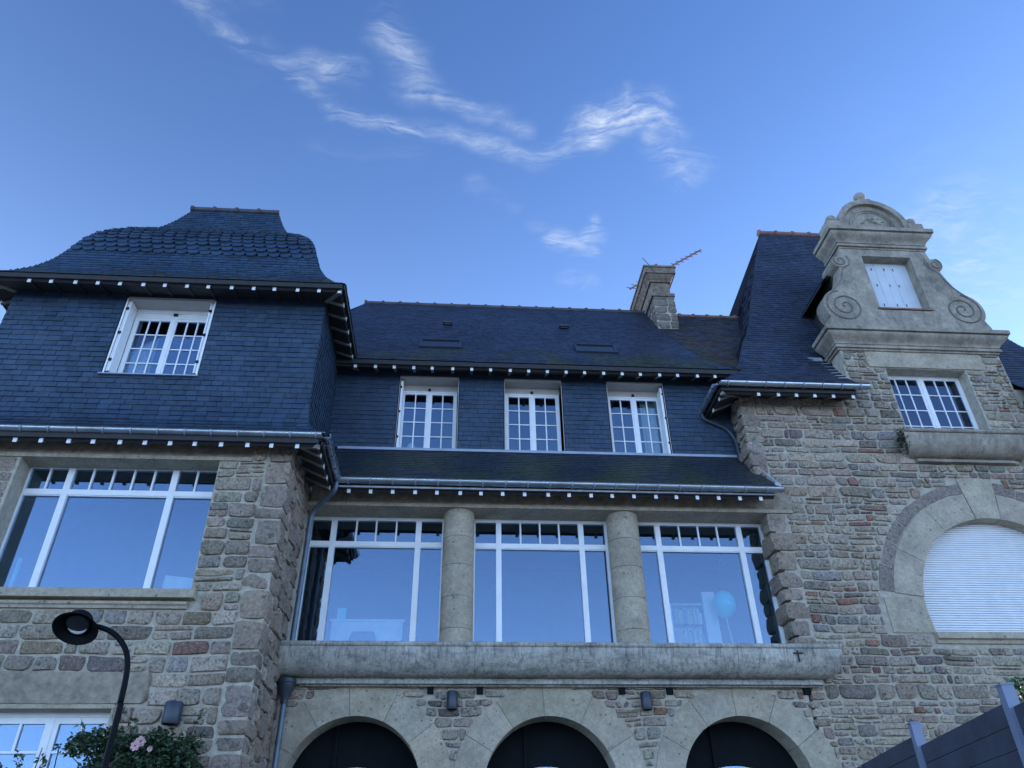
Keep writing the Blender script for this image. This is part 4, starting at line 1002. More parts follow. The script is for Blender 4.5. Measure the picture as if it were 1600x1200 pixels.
def diag_tail(p, q, par, w=.08, h=.1):
    p, q = Vector(p), Vector(q); d = (q - p).normalized(); s = Vector((-d.y, d.x, 0)).normalized() * w / 2; up = Vector((0, 0, h))
    o = child(MB().add([p - s, p + s, q + s, q - s, p - s + up, p + s + up, q + s + up, q - s + up], [(0, 3, 2, 1), (4, 5, 6, 7), (0, 1, 5, 4), (1, 2, 6, 5), (2, 3, 7, 6), (3, 0, 4, 7)]), 'rafter_tail', 'tailshade', par)
    o.matrix_parent_inverse = Matrix.Identity(4)
def gutter(pts, r=.075, collars=.62, name='gutter'):
    g_ = hpart(name); pts = [Vector(p) for p in pts]; n = 9
    mb = MB()
    for seg in range(len(pts) - 1):
        a, b = pts[seg], pts[seg + 1]; d = (b - a).normalized(); s = Vector((d.y, -d.x, 0))
        vs = []
        for P_ in (a, b):
            mit = Vector((0, 0, 0))
            for k in range(n + 1):
                t = math.pi * k / n; off = s * math.cos(t) * r - Vector((0, 0, math.sin(t) * r))
                # miter at inner corners of an L shaped run
                if P_ is b and seg < len(pts) - 2:
                    d2 = (pts[seg + 2] - b).normalized(); mit = d * (off.dot(s)) * (-1 if d.cross(d2).z > 0 else 1) * 1
                elif P_ is a and seg > 0:
                    d0 = (a - pts[seg - 1]).normalized(); mit = -d * (off.dot(s)) * (-1 if d0.cross(d).z > 0 else 1)
                else: mit = Vector((0, 0, 0))
                vs.append(P_ + off + mit)
        m_ = n + 1
        mb.add(vs, [(k, k + 1, m_ + k + 1, m_ + k) for k in range(n)])
        # rolled front lip
        mb.tube([a + s * r + Vector((0, 0, .004)), b + s * r + Vector((0, 0, .004))], .011, 6)
        L_ = (b - a).length; k = collars * .5
        while k < L_ - .1:
            c = a + d * k; cv = []
            for e_ in (-.017, .017):
                for j in range(n + 1):
                    t = math.pi * j / n; cv.append(c + d * e_ + s * math.cos(t) * (r + .012) - Vector((0, 0, math.sin(t) * (r + .012))))
            o = child(MB().add(cv, [(j, j + 1, m_ + j + 1, m_ + j) for j in range(n)]), 'gutter_bracket', 'zinc_flat', g_, smooth=True, angle=40); o.matrix_parent_inverse = Matrix.Identity(4)
            k += collars * ru(.97, 1.03)
    for P_, q_ in ((pts[0], 0), (pts[-1], 1)):
        d = (pts[1] - pts[0] if not q_ else pts[-1] - pts[-2]).normalized(); s = Vector((d.y, -d.x, 0))
        mb.add([P_ + s * math.cos(math.pi * k / n) * r - Vector((0, 0, math.sin(math.pi * k / n) * r)) for k in range(n + 1)], [tuple(range(n + 1))])
    o = child(mb, 'gutter_trough', 'zinc', g_, smooth=True, angle=50); o.matrix_parent_inverse = Matrix.Identity(4)
    return g_
# left wing lower eave (front and side)
e = eave('F', 12.2, -9.8, -2.45, .40, 8.235, 0, .25, .425, -9.62)
diag_tail((-2.45, 11.85, 8.235), (-2.95, 12.2, 8.45), e)
eave('R', -2.97, 11.85, 13.45, .56, 8.235, 0, .25, .42, 12.15)
gutter([(-9.9, 11.77, 8.475), (-2.33, 11.77, 8.475), (-2.33, 13.40, 8.455)], .075, .45)
# centre lower eave
eave('F', 14.0, -2.42, 6.28, .50, 8.235, 0, .30, .428, -2.12)
gutter([(-2.33, 13.40, 8.455), (6.42, 13.40, 8.43)], .078, .43)
hobj(MB().box(-2.4, 6.30, 13.47, 13.485, 8.325, 8.36), 'drip_strip', 'lead')
hobj(MB().box(-9.8, -2.45, 11.80, 11.815, 8.325, 8.355), 'drip_strip', 'lead')
# tower upper eave
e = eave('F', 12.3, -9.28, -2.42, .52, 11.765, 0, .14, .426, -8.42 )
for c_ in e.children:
    if c_.name.startswith('rafter_tail'): c_.data.materials[0] = MT['soffit']  # tower tails darkened further, eave shade put into their colour
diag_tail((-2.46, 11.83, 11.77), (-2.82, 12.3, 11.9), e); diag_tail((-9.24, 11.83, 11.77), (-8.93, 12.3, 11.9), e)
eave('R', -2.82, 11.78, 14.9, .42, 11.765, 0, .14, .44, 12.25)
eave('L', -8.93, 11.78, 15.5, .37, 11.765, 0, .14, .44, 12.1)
# centre upper eave
eave('F', 14.6, -2.9, 6.36, .45, 11.645, 0, .18, .432, -2.38)
# right wing eave
e = eave('F', 14.0, 5.60, 8.62, .54, 10.72, 0, .26, .42, 6.45)
diag_tail((5.62, 13.5, 10.72), (6.2, 14.0, 11.0), e)
eave('L', 6.2, 13.48, 14.62, .60, 10.72, 0, .26, .45, 13.75)
eave('F', 14.0, 12.90, 15.5, .54, 10.72, 0, .26, .42, 13.2)
gutter([(15.6, 13.36, 10.95), (12.98, 13.36, 10.95)], .078, .42)
gutter([(8.90, 13.36, 10.95), (5.50, 13.36, 10.95), (5.50, 14.62, 10.94)], .078, .42)
# --- downpipes
def pipe(pts, r=.045, mat='zinc', collars=()):
    d_ = hpart('downpipe')
    P_ = [Vector(p) for p in pts]; sm_ = [P_[0]]
    for a, b, c in zip(P_, P_[1:], P_[2:]):
        k = min(.16, (b - a).length * .45, (c - b).length * .45); p0 = b + (a - b).normalized() * k; p1 = b + (c - b).normalized() * k
        for t in (0, .25, .5, .75, 1): sm_.append(p0 * (1 - t) ** 2 + b * 2 * t * (1 - t) + p1 * t * t)
    sm_.append(P_[-1])
    o = child(MB().tube(sm_, r, 12), 'pipe', mat, d_, smooth=True, angle=60); o.matrix_parent_inverse = Matrix.Identity(4)
    for c in collars:
        o = child(MB().tube([Vector(c) - Vector((0, 0, .02)), Vector(c) + Vector((0, 0, .02))], r + .009, 12), 'pipe_collar', mat, d_, smooth=True, angle=60); o.matrix_parent_inverse = Matrix.Identity(4)
    return d_
pipe([(-2.33, 13.40, 8.40), (-2.34, 13.42, 8.22), (-2.80, 13.82, 7.95), (-2.82, 13.84, 5.40)], .048, 'pipe', [(-2.82, 13.84, 7.6), (-2.82, 13.84, 6.4)])
d_ = pipe([(-2.80, 13.80, 4.55), (-2.80, 13.80, 3.3), (-2.80, 13.8, .2)], .045, 'pipe', [(-2.8, 13.8, 3.9)])
o = child(MB().lathe([(.155, 4.86), (.160, 4.80), (.145, 4.79), (.13, 4.70), (.105, 4.66), (.10, 4.62), (.065, 4.56), (.06, 4.48), (.05, 4.47)], (-2.80, 13.80, 0), n=20), 'rain_hopper', 'lampgrey', d_, smooth=True, angle=30); o.matrix_parent_inverse = Matrix.Identity(4)
pipe([(5.50, 14.56, 10.92), (5.52, 14.56, 10.74), (6.02, 14.56, 10.50), (6.16, 14.52, 10.2), (6.16, 14.50, 9.72)], .05, 'lampgrey')

# --- chimney
ch = hobj(MB().box(5.46, 6.03, 16.56, 18.3, 13.8, 16.18), 'chimney', 'mortar')
def brickface(x0, x1, z0, z1, T, w, h, off):
    z = z0; k = 0
    while z < z1 - .03:
        hh = h * ru(.85, 1.15)
        if z1 - z - hh < .08: hh = z1 - z
        u = x0
        while u < x1 - .02:
            ww = w * ru(.7, 1.25)
            if x1 - u - ww < .12: ww = x1 - u
            gg = stone_geo(T, u + .006, u + ww - .006, z + .006, z + hh - .006, .02, .5)
            if gg:
                c = (.25 * ru(.75, 1.15),) ; cc = (c[0], c[0] * .84, c[0] * .66)
                o = child(MB().add(gg[0], gg[1], cc), 'chimney_stone', 'quoin', ch, smooth=True, angle=50); o.matrix_parent_inverse = Matrix.Identity(4)
            u += ww
        z += hh; k += 1
brickface(5.42, 6.06, 14.2, 16.15, lambda u, o, z: Vector((u + (16.15 - z) * .012, 16.56 - o, z)), .36, .25, 0)
brickface(16.56, 18.3, 14.6, 16.15, lambda u, o, z: Vector((5.455 - o, u, z)), .42, .25, 0)
o = child(MB().box(5.39, 6.07, 16.51, 18.34, 16.13, 16.24), 'string_course', 'cap', ch)
o = child(MB().box(5.45, 5.98, 16.60, 18.25, 16.24, 16.72), 'chimney_neck', 'cap', ch)
cp_ = MB()
for (e0, e1, z0, z1) in ((.05, .05, 16.70, 16.76), (.05, .16, 16.76, 16.93), (.19, .19, 16.93, 17.14), (.22, .22, 17.14, 17.20)):
    cp_.add([(5.45 - e0, 16.60 - e0, z0), (5.98 + e0, 16.60 - e0, z0), (5.98 + e0, 18.25 + e0, z0), (5.45 - e0, 18.25 + e0, z0),
             (5.45 - e1, 16.60 - e1, z1), (5.98 + e1, 16.60 - e1, z1), (5.98 + e1, 18.25 + e1, z1), (5.45 - e1, 18.25 + e1, z1)],
            [(0, 3, 2, 1), (4, 5, 6, 7), (0, 1, 5, 4), (1, 2, 6, 5), (2, 3, 7, 6), (3, 0, 4, 7)])
child(cp_, 'chimney_cap', 'cap', ch)
child(MB().add([(5.40, 16.5, 14.84), (5.38, 16.5, 14.9), (5.36, 17.5, 16.36), (5.42, 17.5, 16.29), (5.30, 16.52, 14.74), (5.32, 17.5, 16.28)], [(0, 1, 2, 3), (4, 0, 3, 5)]).box(5.5, 5.7, 16.47, 16.5, 14.72, 14.80), 'flashing', 'lead', ch)

# --- scrolled stone gable of the dormer
GX = 10.82
gab = hpart('stone_gable')
def gch(mb, nm, mat='gable', sm_=False, fx=True, **kw):
    o = child(mb, nm, mat, gab, smooth=sm_, angle=35 if sm_ else None, **kw); o.matrix_parent_inverse = Matrix.Identity(4)
    if fx: fixn(o)
    return o
half = [(0, 12.93), (2.02, 12.93), (2.03, 13.12)]
half += arc(1.52, 13.68, .53, RA(-38), RA(62), 12)
half += [(1.66, 14.22), (1.52, 14.42), (1.41, 14.66), (1.34, 14.9), (1.30, 15.12), (1.22, 15.3), (1.17, 15.5), (1.14, 15.72)]
poly = [(GX + x, z) for x, z in half] + [(GX - x, z) for x, z in reversed(half)]
gch(MB().prism(poly, 13.85, 14.25, [rect(10.19, 11.49, 13.60, 15.40)]), 'gable_wall')
for s in (-1, 1):
    # large and small scroll: raised spirals
    for (cx, cz, r0, turns, y) in ((1.50, 13.68, .46, 2.3, 13.845), (1.27, 15.17, .15, 1.4, 13.815)):
        pts = []
        n_ = int(turns * 20)
        for i in range(n_ + 1):
            t = i / n_; r = r0 * (1 - t) ** .9 + .03; a = RA(80) - t * turns * 2 * math.pi
            pts.append((GX + s * (cx + r * math.cos(a)), y, cz + r * math.sin(a)))
        gch(MB().tube(pts, .021 if r0 > .3 else .015, 6), 'scroll', 'groove', sm_=True, fx=False)
    gch(MB().lathe([(0, -.02), (.19, 0), (.205, .02), (.205, .62), (.0, .62)], (GX + s * 1.27, 13.83, 15.17), axis='Y', n=22), 'scroll_roll', sm_=True)
    # raised border following the curve
    pts = [(GX + s * (x - .05), 13.845, z) for x, z in [(1.83, 14.08), (1.66, 14.25), (1.5, 14.45), (1.38, 14.68), (1.30, 14.92), (1.10, 15.05), (1.04, 15.2), (1.10, 15.36)]]
    gch(MB().tube(pts, .017, 6), 'scroll_border', 'groove', sm_=True, fx=False)
    gch(MB().lathe([(0, -.135)] + [(.135 * math.cos(t), .135 * math.sin(t)) for t in [RA(a) for a in range(-75, 76, 15)]] + [(0, .135)], (GX + s * 1.10, 13.88, 16.70), n=18), 'ball_finial', sm_=True)
    gch(MB().box(GX + s * 1.13 - .19, GX + s * 1.13 + .19, 13.74, 14.2, 16.22, 16.56), 'finial_block')
def cornice(half_w, z0, hgt, o0, o1, y=13.85, dep=.5, nm='cornice'):
    pr = [(0, z0 - .05), (.02, z0 - .05), (.02, z0), (o0 + .02, z0), (o0 + .02, z0 + hgt * .12), (o0 - .01, z0 + hgt * .14), (o0 - .01, z0 + hgt * .2)]
    b0, b1 = z0 + hgt * .21, z0 + hgt * .70
    for i in range(9):
        t = i / 8; pr.append((o0 + .01 + (o1 - o0 - .03) * (t - .12 * math.sin(2 * math.pi * t)), b0 + (b1 - b0) * t))
    pr += [(o1 - .05, z0 + hgt * .75), (o1 + .02, z0 + hgt * .76), (o1 + .02, z0 + hgt * .97), (o1 - .03, z0 + hgt)]
    mb = MB(); n_ = len(pr)
    rings = []
    vs = []
    for o, z in pr: vs += [(GX - half_w - o, y + dep, z), (GX - half_w - o, y - o, z), (GX + half_w + o, y - o, z), (GX + half_w + o, y + dep, z)]
    fs = [(4 * i + j, 4 * i + j + 1, 4 * i + 5 + j, 4 * i + 4 + j) for i in range(n_ - 1) for j in range(3)]
    fs += [(0, 3, 2, 1), tuple(4 * (n_ - 1) + k for k in range(4))] + [tuple([4 * i for i in range(n_)]), tuple([4 * i + 3 for i in reversed(range(n_))])]
    mb.add(vs, [f for f in fs if len(set(f)) > 2])
    return gch(mb, nm, sm_=True)
cornice(1.98, 12.44, .50, .05, .27, 13.95, .55)
cornice(1.14, 15.68, .55, .05, .25, 13.85, .75)
# round pediment: rim, recessed tympanum with carved boss
R_ = .96; zc = 16.52
def halfdisk(r, zb=0): return [(GX + .04 + r * math.cos(t), zc + r * math.sin(t)) for t in [math.pi * k / 32 for k in range(33)]] + [(GX + .04 - r, 16.2), (GX + .04 + r, 16.2)]
gch(MB().prism(halfdisk(.80), 13.90, 14.3), 'tympanum')
outer = halfdisk(R_); innr = halfdisk(.82)
gch(MB().prism([p for p in arc(GX + .04, zc, R_, 0, math.pi, 36)] + [(GX + .04 - R_, 16.2), (GX + .04 - .80, 16.2)] + [p for p in arc(GX + .04, zc, .80, math.pi, 0, 36)] + [(GX + .04 + .80, 16.2), (GX + .04 + R_, 16.2)], 13.80, 14.5), 'pediment_rim', sm_=True)
gch(MB().tube([(x, 13.89, z) for x, z in arc(GX + .04, zc, .62, 0, math.pi, 30)], .022, 6), 'pediment_moulding', sm_=True, fx=False)
gch(MB().tube([(x, 13.89, z) for x, z in arc(GX + .04, zc, .54, 0, math.pi, 30)], .012, 6), 'pediment_moulding', sm_=True, fx=False)
cv = MB()
for k in range(26):       # worn carved foliage in the tympanum
    a = ru(0, 6.28); r = ru(0, .33); x, z = GX + .04 + r * math.cos(a) * 1.1, zc + .2 + r * math.sin(a) * .55; b = ru(0, 6.28); l = ru(.04, .09)
    cv.tube([(x, 13.895, z), (x + l * math.cos(b) * .5, 13.88, z + l * math.sin(b) * .5), (x + l * math.cos(b + .6), 13.895, z + l * math.sin(b + .6))], [.008, .016, .006], 6)
gch(cv, 'carved_foliage', sm_=True, fx=False)
gch(MB().box(GX - .12, GX + .22, 13.84, 14.3, 17.42, 17.56).box(GX - .04, GX + .14, 13.9, 14.2, 17.54, 17.62), 'finial_block')
gch(MB().lathe([(0, -.155)] + [(.155 * math.cos(t), .155 * math.sin(t)) for t in [RA(a) for a in range(-75, 76, 15)]] + [(0, .155)], (GX + .03, 13.98, 17.75), n=20), 'ball_finial', sm_=True)
# dormer body and its little roof behind the gable
db = hobj(MB().box(8.90, 12.80, 14.42, 16.0, 10.9, 12.9).box(9.42, 12.2, 14.25, 17.0, 12.9, 15.0), 'dormer_cheek', 'soffit')
dr = MB()
for s in (-1, 1):
    e0 = GX + s * 1.72
    dr.add([(e0, 14.2, 14.72), (e0, 17.3, 14.72), (GX, 17.3, 16.7), (GX, 14.2, 16.2), (e0, 14.2, 14.66), (e0, 17.3, 14.66)], [(0, 1, 2, 3), (4, 5, 1, 0)])
hobj(dr, 'dormer_roof', 'under')
T = lambda u, o, z: Vector((9.10 + (-o), u, z))
dsl = hobj(join(slates(T, [(0, 14.74), (-1.6, 16.5)], lambda z: 14.22, lambda z: 17.0, .11, .2, .01, tintf=tf)), 'dormer_slate', 'slate_old', kind='stuff')
gch(MB().prism([(8.90, 12.0), (9.0, 12.46), (8.88, 12.46)], 13.97, 14.4), 'kneeler')

# ------------------------------------------------------------------ small things: lamps, fence, plants, aerial, things inside
# street lamp
LX, LY = -2.36, 6.0
lamp = empty('street_lamp', (LX, LY, 0), 'black swan neck street lamp with open cone shade, in front of the left stone wing', 'street lamp')
pts = [(LX, LY, .0), (LX, LY, 2.85)]
neck = []
kn = [Vector(p) for p in ((-2.36, 6.0, 2.7), (-2.365, 6.0, 2.85), (-2.37, 6.0, 3.0), (-2.385, 6.0, 3.12), (-2.415, 5.99, 3.21), (-2.47, 5.98, 3.285), (-2.54, 5.96, 3.34), (-2.62, 5.94, 3.37), (-2.70, 5.93, 3.38), (-2.78, 5.93, 3.38))]
for a, b, c, d in zip(kn, kn[1:], kn[2:], kn[3:]):      # smooth curve through the points
    for t in (0, .25, .5, .75): neck.append(.5 * (2 * b + (c - a) * t + (2 * a - 5 * b + 4 * c - d) * t * t + (3 * b - a - 3 * c + d) * t ** 3))
child(MB().tube([(LX, LY, 0), (LX, LY, .5), (LX, LY, .52), (LX, LY, 2.85)], [.036, .036, .026, .0215], 14), 'post', 'black', lamp, smooth=True, angle=40)
child(MB().tube(neck, [.0215 - .0001 * i for i in range(len(neck))], 12), 'neck', 'black', lamp, smooth=True)
ax = Vector((.06, -.50, -.86)).normalized()       # shade opens downwards
hc = Vector((-2.785, 5.92, 3.39)); q = ax.to_track_quat('Z', 'Y')
def lathe_on(prof, c, q, n=32):
    vs = []; fs = []
    for r, h in prof:
        for k in range(n):
            a = 2 * math.pi * k / n; vs.append(c + q @ Vector((r * math.cos(a), r * math.sin(a), h)))
    for i in range(len(prof) - 1):
        for k in range(n):
            k2 = (k + 1) % n; fs.append((i * n + k, i * n + k2, (i + 1) * n + k2, (i + 1) * n + k))
    return MB().add(vs, fs)
child(lathe_on([(.0, -.10), (.05, -.095), (.085, -.06), (.105, -.01), (.155, .045), (.160, .052), (.155, .056), (.10, .0), (.09, -.02), (0, -.02)], hc, q), 'lamp_shade', 'black', lamp, smooth=True, angle=60)
child(lathe_on([(0, -.015), (.085, -.012), (.088, .008), (.07, .014), (0, .018)], hc, q), 'lamp_lens', 'lens', lamp, smooth=True)
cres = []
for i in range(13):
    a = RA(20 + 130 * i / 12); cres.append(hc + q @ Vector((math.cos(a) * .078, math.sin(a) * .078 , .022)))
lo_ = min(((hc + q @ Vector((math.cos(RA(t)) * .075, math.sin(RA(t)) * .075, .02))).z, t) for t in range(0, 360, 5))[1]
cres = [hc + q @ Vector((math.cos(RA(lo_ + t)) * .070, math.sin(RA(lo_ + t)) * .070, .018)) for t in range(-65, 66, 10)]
child(MB().tube(cres, [.002 + .010 * math.sin(math.pi * i / 13) for i in range(14)], 8), 'highlight_crescent', 'lampglint', lamp, smooth=True)  # added crescent that paints a highlight low on the lens
# wall lamps
def wall_lamp(x, y, z, label, r=.095, h=.29):
    t = empty('wall_lamp', (x, y, z), label, 'wall lamp', 'cylindrical wall lamps on the granite walls')
    yc = y - .13
    child(MB().lathe([(.0, z + h - .01), (r - .01, z + h), (r, z + h - .015), (r, z + .012), (r - .006, z), (r - .02, z), (r - .025, z + .06), (0, z + .06)], (x, yc, 0), n=28), 'lamp_body', 'lampgrey', t, smooth=True, angle=35)
    child(MB().box(x - .05, x + .05, y - .05, y, z + .08, z + .22), 'bracket', 'lampgrey', t)
wall_lamp(-.005, 14.0, 4.40, 'anthracite cylinder wall lamp between the first and second arches')
wall_lamp(3.34, 14.0, 4.395, 'anthracite cylinder wall lamp between the second and third arches')
wall_lamp(-3.99, 12.18, 3.83, 'anthracite cylinder wall lamp just above the climbing rose', .125, .30)
# fence
P2, P1 = Vector((3.72, 5.2, 0)), Vector((4.02, 6.95, 0)); fd = (P1 - P2).normalized(); fs_ = Vector((fd.y, -fd.x, 0))
fence = empty('board_fence', P2, 'dark composite board fence with pale aluminium posts climbing to the right corner', 'fence')
def fpt(p, s, z, o): q_ = p + fd * s + fs_ * o; return Vector((q_.x, q_.y, z))
def fbox(p, s0, s1, z0, z1, o0, o1):
    return MB().add([fpt(p, s0, z0, o0), fpt(p, s1, z0, o0), fpt(p, s1, z0, o1), fpt(p, s0, z0, o1), fpt(p, s0, z1, o0), fpt(p, s1, z1, o0), fpt(p, s1, z1, o1), fpt(p, s0, z1, o1)],
                    [(0, 3, 2, 1), (4, 5, 6, 7), (0, 1, 5, 4), (1, 2, 6, 5), (2, 3, 7, 6), (3, 0, 4, 7)])
span = (P1 - P2).length
for k, (p, top) in enumerate(((P2, 2.80), (P1, 2.885), (P2 - fd * span, 2.75))):
    mb = fbox(p, -.04, .04, 0, top, -.04, .04); child(mb, 'post', 'alu', fence)
    child(fbox(p, -.046, .046, top, top + .012, -.046, .046), 'post_cap', 'alu', fence)
for s0, top in ((0, 2.705), (span, 2.80), (-span, 2.66), (2 * span, 2.80)):
    z = top
    while z > .1:
        h = .142
        child(fbox(P2, s0 + .042, s0 + span - .042, z - h + .006, z, -.012, .012), 'board', 'board', fence)
        z -= h
# leaves
def leaves(mb, c, rad, n, size, cols=((.035, .07, .02), (.05, .10, .03), (.025, .05, .018))):
    for _ in range(n):
        d = Vector((random.gauss(0, 1), random.gauss(0, 1), random.gauss(0, 1))).normalized() * (rnd() ** .4)
        p = Vector(c) + Vector((d.x * rad[0], d.y * rad[1], d.z * rad[2]))
        a = Vector((ru(-1, 1), ru(-1, 1), ru(-.7, .5))).normalized(); b = a.cross(Vector((ru(-1, 1), ru(-1, 1), ru(-1, 1)))).normalized(); nn = a.cross(b)
        s = size * ru(.6, 1.3); t = random.choice(cols); k = ru(.7, 1.4)
        mb.add([p, p + a * s * .35 + b * s * .28 + nn * s * .06, p + a * s, p + a * s * .35 - b * s * .28 + nn * s * .06, p + a * s * .5 - nn * .02 * s],
               [(0, 1, 4), (1, 2, 4), (2, 3, 4), (3, 0, 4)], (t[0] * k, t[1] * k, t[2] * k))
def sprig(mb, st, p0, p1, n, size, cols):
    p0, p1 = Vector(p0), Vector(p1); mid = (p0 + p1) / 2 + Vector((0, -.05, .04)); pts = []
    for i in range(9):
        t = i / 8; pts.append(p0 * (1 - t) ** 2 + mid * 2 * t * (1 - t) + p1 * t * t)
    st.tube(pts, [.006 - .0005 * i for i in range(9)], 5)
    for i in range(n):
        t = ru(.25, 1); c = p0 * (1 - t) ** 2 + mid * 2 * t * (1 - t) + p1 * t * t
        leaves(mb, c, (.05, .05, .05), 2, size, cols)
RG = ((.020, .045, .016), (.030, .062, .020), (.016, .034, .014), (.045, .075, .028))
rose = empty('climbing_rose', (-4.3, 11.85, 0), 'leafy climbing rose with pink blooms against the lower left stone wall', 'rose bush')
mb, st = MB(), MB()
for i in range(110):
    x = ru(-5.05, -3.5); top = 3.82 - abs(x + 4.45) * .14 + nz(x * 3, 1) * .22
    z = ru(2.0, top - .12); leaves(mb, (x, 11.85 + ru(-.2, .12), z), (.18, .15, .15), 170, .075, RG)
for i in range(60):
    x = ru(-5.2, -3.5); leaves(mb, (x, 11.9 + ru(-.25, .15), ru(0.2, 2.2)), (.25, .2, .25), 40, .10, RG)
for a, b, n in (((-4.95, 11.85, 3.4), (-5.12, 11.8, 3.86), 7), ((-4.9, 11.8, 3.5), (-5.05, 11.75, 3.62), 6), ((-3.7, 11.9, 3.4), (-3.52, 11.9, 4.02), 14), ((-3.6, 11.9, 3.3), (-3.42, 11.9, 3.72), 10), ((-4.6, 11.8, 3.6), (-4.58, 11.8, 3.98), 9),
                ((-4.4, 11.8, 3.6), (-4.45, 11.75, 3.93), 7), ((-5.0, 11.8, 3.3), (-5.3, 11.7, 3.5), 9), ((-5.5, 11.6, 3.0), (-5.75, 11.6, 3.40), 14), ((-5.7, 11.6, 3.0), (-6.0, 11.6, 3.36), 12), ((-5.3, 11.7, 3.0), (-5.45, 11.7, 3.38), 9), ((-3.9, 11.8, 3.5), (-3.8, 11.8, 3.78), 8)):
    sprig(mb, st, a, b, n, .075, RG)
for x in (-4.8, -4.4, -4.0, -3.75, -5.3, -5.6): st.tube([(x * .98, 11.95, 0), (x, 11.9, 1.2), (x + ru(-.1, .1), 11.85, 2.4), (x + ru(-.1, .1), 11.85, 3.5)], [.02, .016, .012, .006], 7)
child(mb, 'foliage', 'leaf', rose, kind='stuff'); child(st, 'stem', 'bark', rose, smooth=True)
for (x, y, z, r) in ((-4.22, 11.58, 3.475, .055), (-4.17, 11.60, 3.53, .060), (-4.03, 11.6, 3.44, .03)):
    fl = MB()
    for ringn, (n, rr, hh) in enumerate(((7, 1.0, .3), (6, .75, .6), (5, .5, .85), (3, .25, 1.0))):
        for k in range(n):
            a = 2 * math.pi * k / n + ringn * .5; c = Vector((x, y, z)) + Vector((math.cos(a) * r * rr * .6, -r * hh * .5, math.sin(a) * r * rr * .6))
            e1 = Vector((math.cos(a), -.5, math.sin(a))).normalized(); e2 = Vector((-math.sin(a), 0, math.cos(a)))
            fl.add([c - e2 * r * .45 * rr, c + e2 * r * .45 * rr, c + e1 * r * .6 + e2 * r * .3 * rr, c + e1 * r * .7, c + e1 * r * .6 - e2 * r * .3 * rr], [(0, 1, 2, 3, 4)])
    child(fl, 'rose_bloom', 'petal', rose, smooth=True)
ivy = empty('fence_creeper', (3.86, 5.1, 0), 'bright green creeper hanging behind the nearest aluminium fence post', 'creeper')
mb, st = MB(), MB(); gc = ((.05, .12, .02), (.07, .16, .03), (.035, .08, .02))
for x, y, z in ((3.83, 5.22, 2.83), (3.84, 5.2, 2.76), (3.86, 5.2, 2.70), (3.88, 5.2, 2.62), (3.87, 5.18, 2.55), (3.80, 5.22, 2.80)):
    leaves(mb, (x, y, z), (.05, .05, .05), 26, .04, gc)
st.tube([(3.88, 5.2, 0), (3.88, 5.2, 1.5), (3.87, 5.2, 2.5), (3.82, 5.22, 2.85)], .008, 6)
child(mb, 'foliage', 'leaf', ivy, kind='stuff'); child(st, 'stem', 'bark', ivy)
tuft = empty('wall_moss_tuft', (9.55, 13.6, 9.9), 'dark green tuft growing on the left end of the ledge under the upper right window', 'plant')
mb = MB()
for k in range(16):
    t = k / 15; leaves(mb, (9.46 + ru(-.05, .06), 13.62 + ru(-.05, .2), 9.60 + t * .45), (.06, .07, .05), 16, .045, ((.03, .045, .02), (.045, .06, .03)))
for k in range(26): leaves(mb, (ru(9.5, 11.6), 13.62, 10.055), (.05, .04, .014), 7, .028, ((.03, .042, .02), (.05, .055, .03)))
child(mb, 'foliage', 'leaf', tuft, kind='stuff')
# aerial on the chimney
an = empty('tv_aerial', (5.8, 17.3, 17.2), 'sun-reddened television aerial with a long toothed boom fixed behind the chimney cap', 'aerial')
b0, b1 = Vector((4.78, 16.6, 16.62)), Vector((6.95, 16.6, 18.08))
# the boom passes behind the cap
b0, b1 = Vector((5.18, 18.55, 18.35)), Vector((8.00, 18.55, 20.05))
b0 = Vector((5.36, 18.55, 18.16))
child(MB().tube([(6.1, 18.5, 16.0), (6.1, 18.5, 18.7)], .022, 8), 'mast', 'sunred', an)
child(MB().tube([b0, b1], .030, 8), 'boom', 'sunred', an)
dirn = (b1 - b0).normalized(); sidev = dirn.cross(Vector((0, 1, 0))).normalized(); elv = (sidev * .8 + Vector((0, .6, 0))).normalized()
for k in range(15):
    p = b0 + (b1 - b0) * ((k + .4) / 15.0); l = .27 - .007 * k
    child(MB().tube([p - elv * l, p + elv * l], .013, 5), 'element', 'sunred', an)
ax2 = empty('tv_aerial', (5.55, 17.0, 17.2), 'small forked rooftop aerial standing on top of the chimney cap', 'aerial')
for a, b, r in (((5.62, 16.9, 17.2), (5.72, 16.9, 17.62), .014), ((5.80, 16.9, 17.2), (5.72, 16.9, 17.62), .012), ((5.42, 16.8, 17.2), (5.76, 16.9, 17.70), .014), ((5.66, 16.9, 17.55), (5.40, 16.9, 17.98), .012), ((5.66, 16.9, 17.62), (5.82, 16.9, 17.72), .03), ((5.3, 16.85, 17.32), (5.6, 16.9, 17.4), .008), ((5.35, 16.85, 17.4), (5.5, 16.9, 17.6), .006)):
    child(MB().tube([a, b], r, 6), 'rod', 'sunred', ax2)
# things seen behind the glass
def thing(mb, name, mat, label, cat, **kw): return tag(mb.obj(name, mat, **kw), label, cat)
bal = empty('balloon', (5.40, 15.0, 5.3), 'turquoise balloon on a white stick inside the third large window', 'balloon')
child(MB().lathe([(0, -.29)] + [(.235 * math.cos(t) * (1 if t > 0 else 1 - .10 * math.sin(-t)), .28 * math.sin(t)) for t in [RA(a) for a in range(-80, 81, 10)]] + [(0, .28)], (5.42, 15.0, 6.62), n=28), 'balloon_skin', 'aqua', bal, smooth=True)
child(MB().tube([(5.42, 15.0, 6.34), (5.50, 15.0, 5.3)], .010, 6), 'stick', 'white', bal)
thing(MB().box(5.05, 5.32, 15.2, 15.28, 5.3, 6.95), 'display_panel', 'panel', 'tall pale board standing inside the third large window beside the balloon', 'board')
bk = empty('bookcase', (5.0, 15.3, 5.3), 'shelf of books standing inside the third large window left of the pale board', 'bookcase')
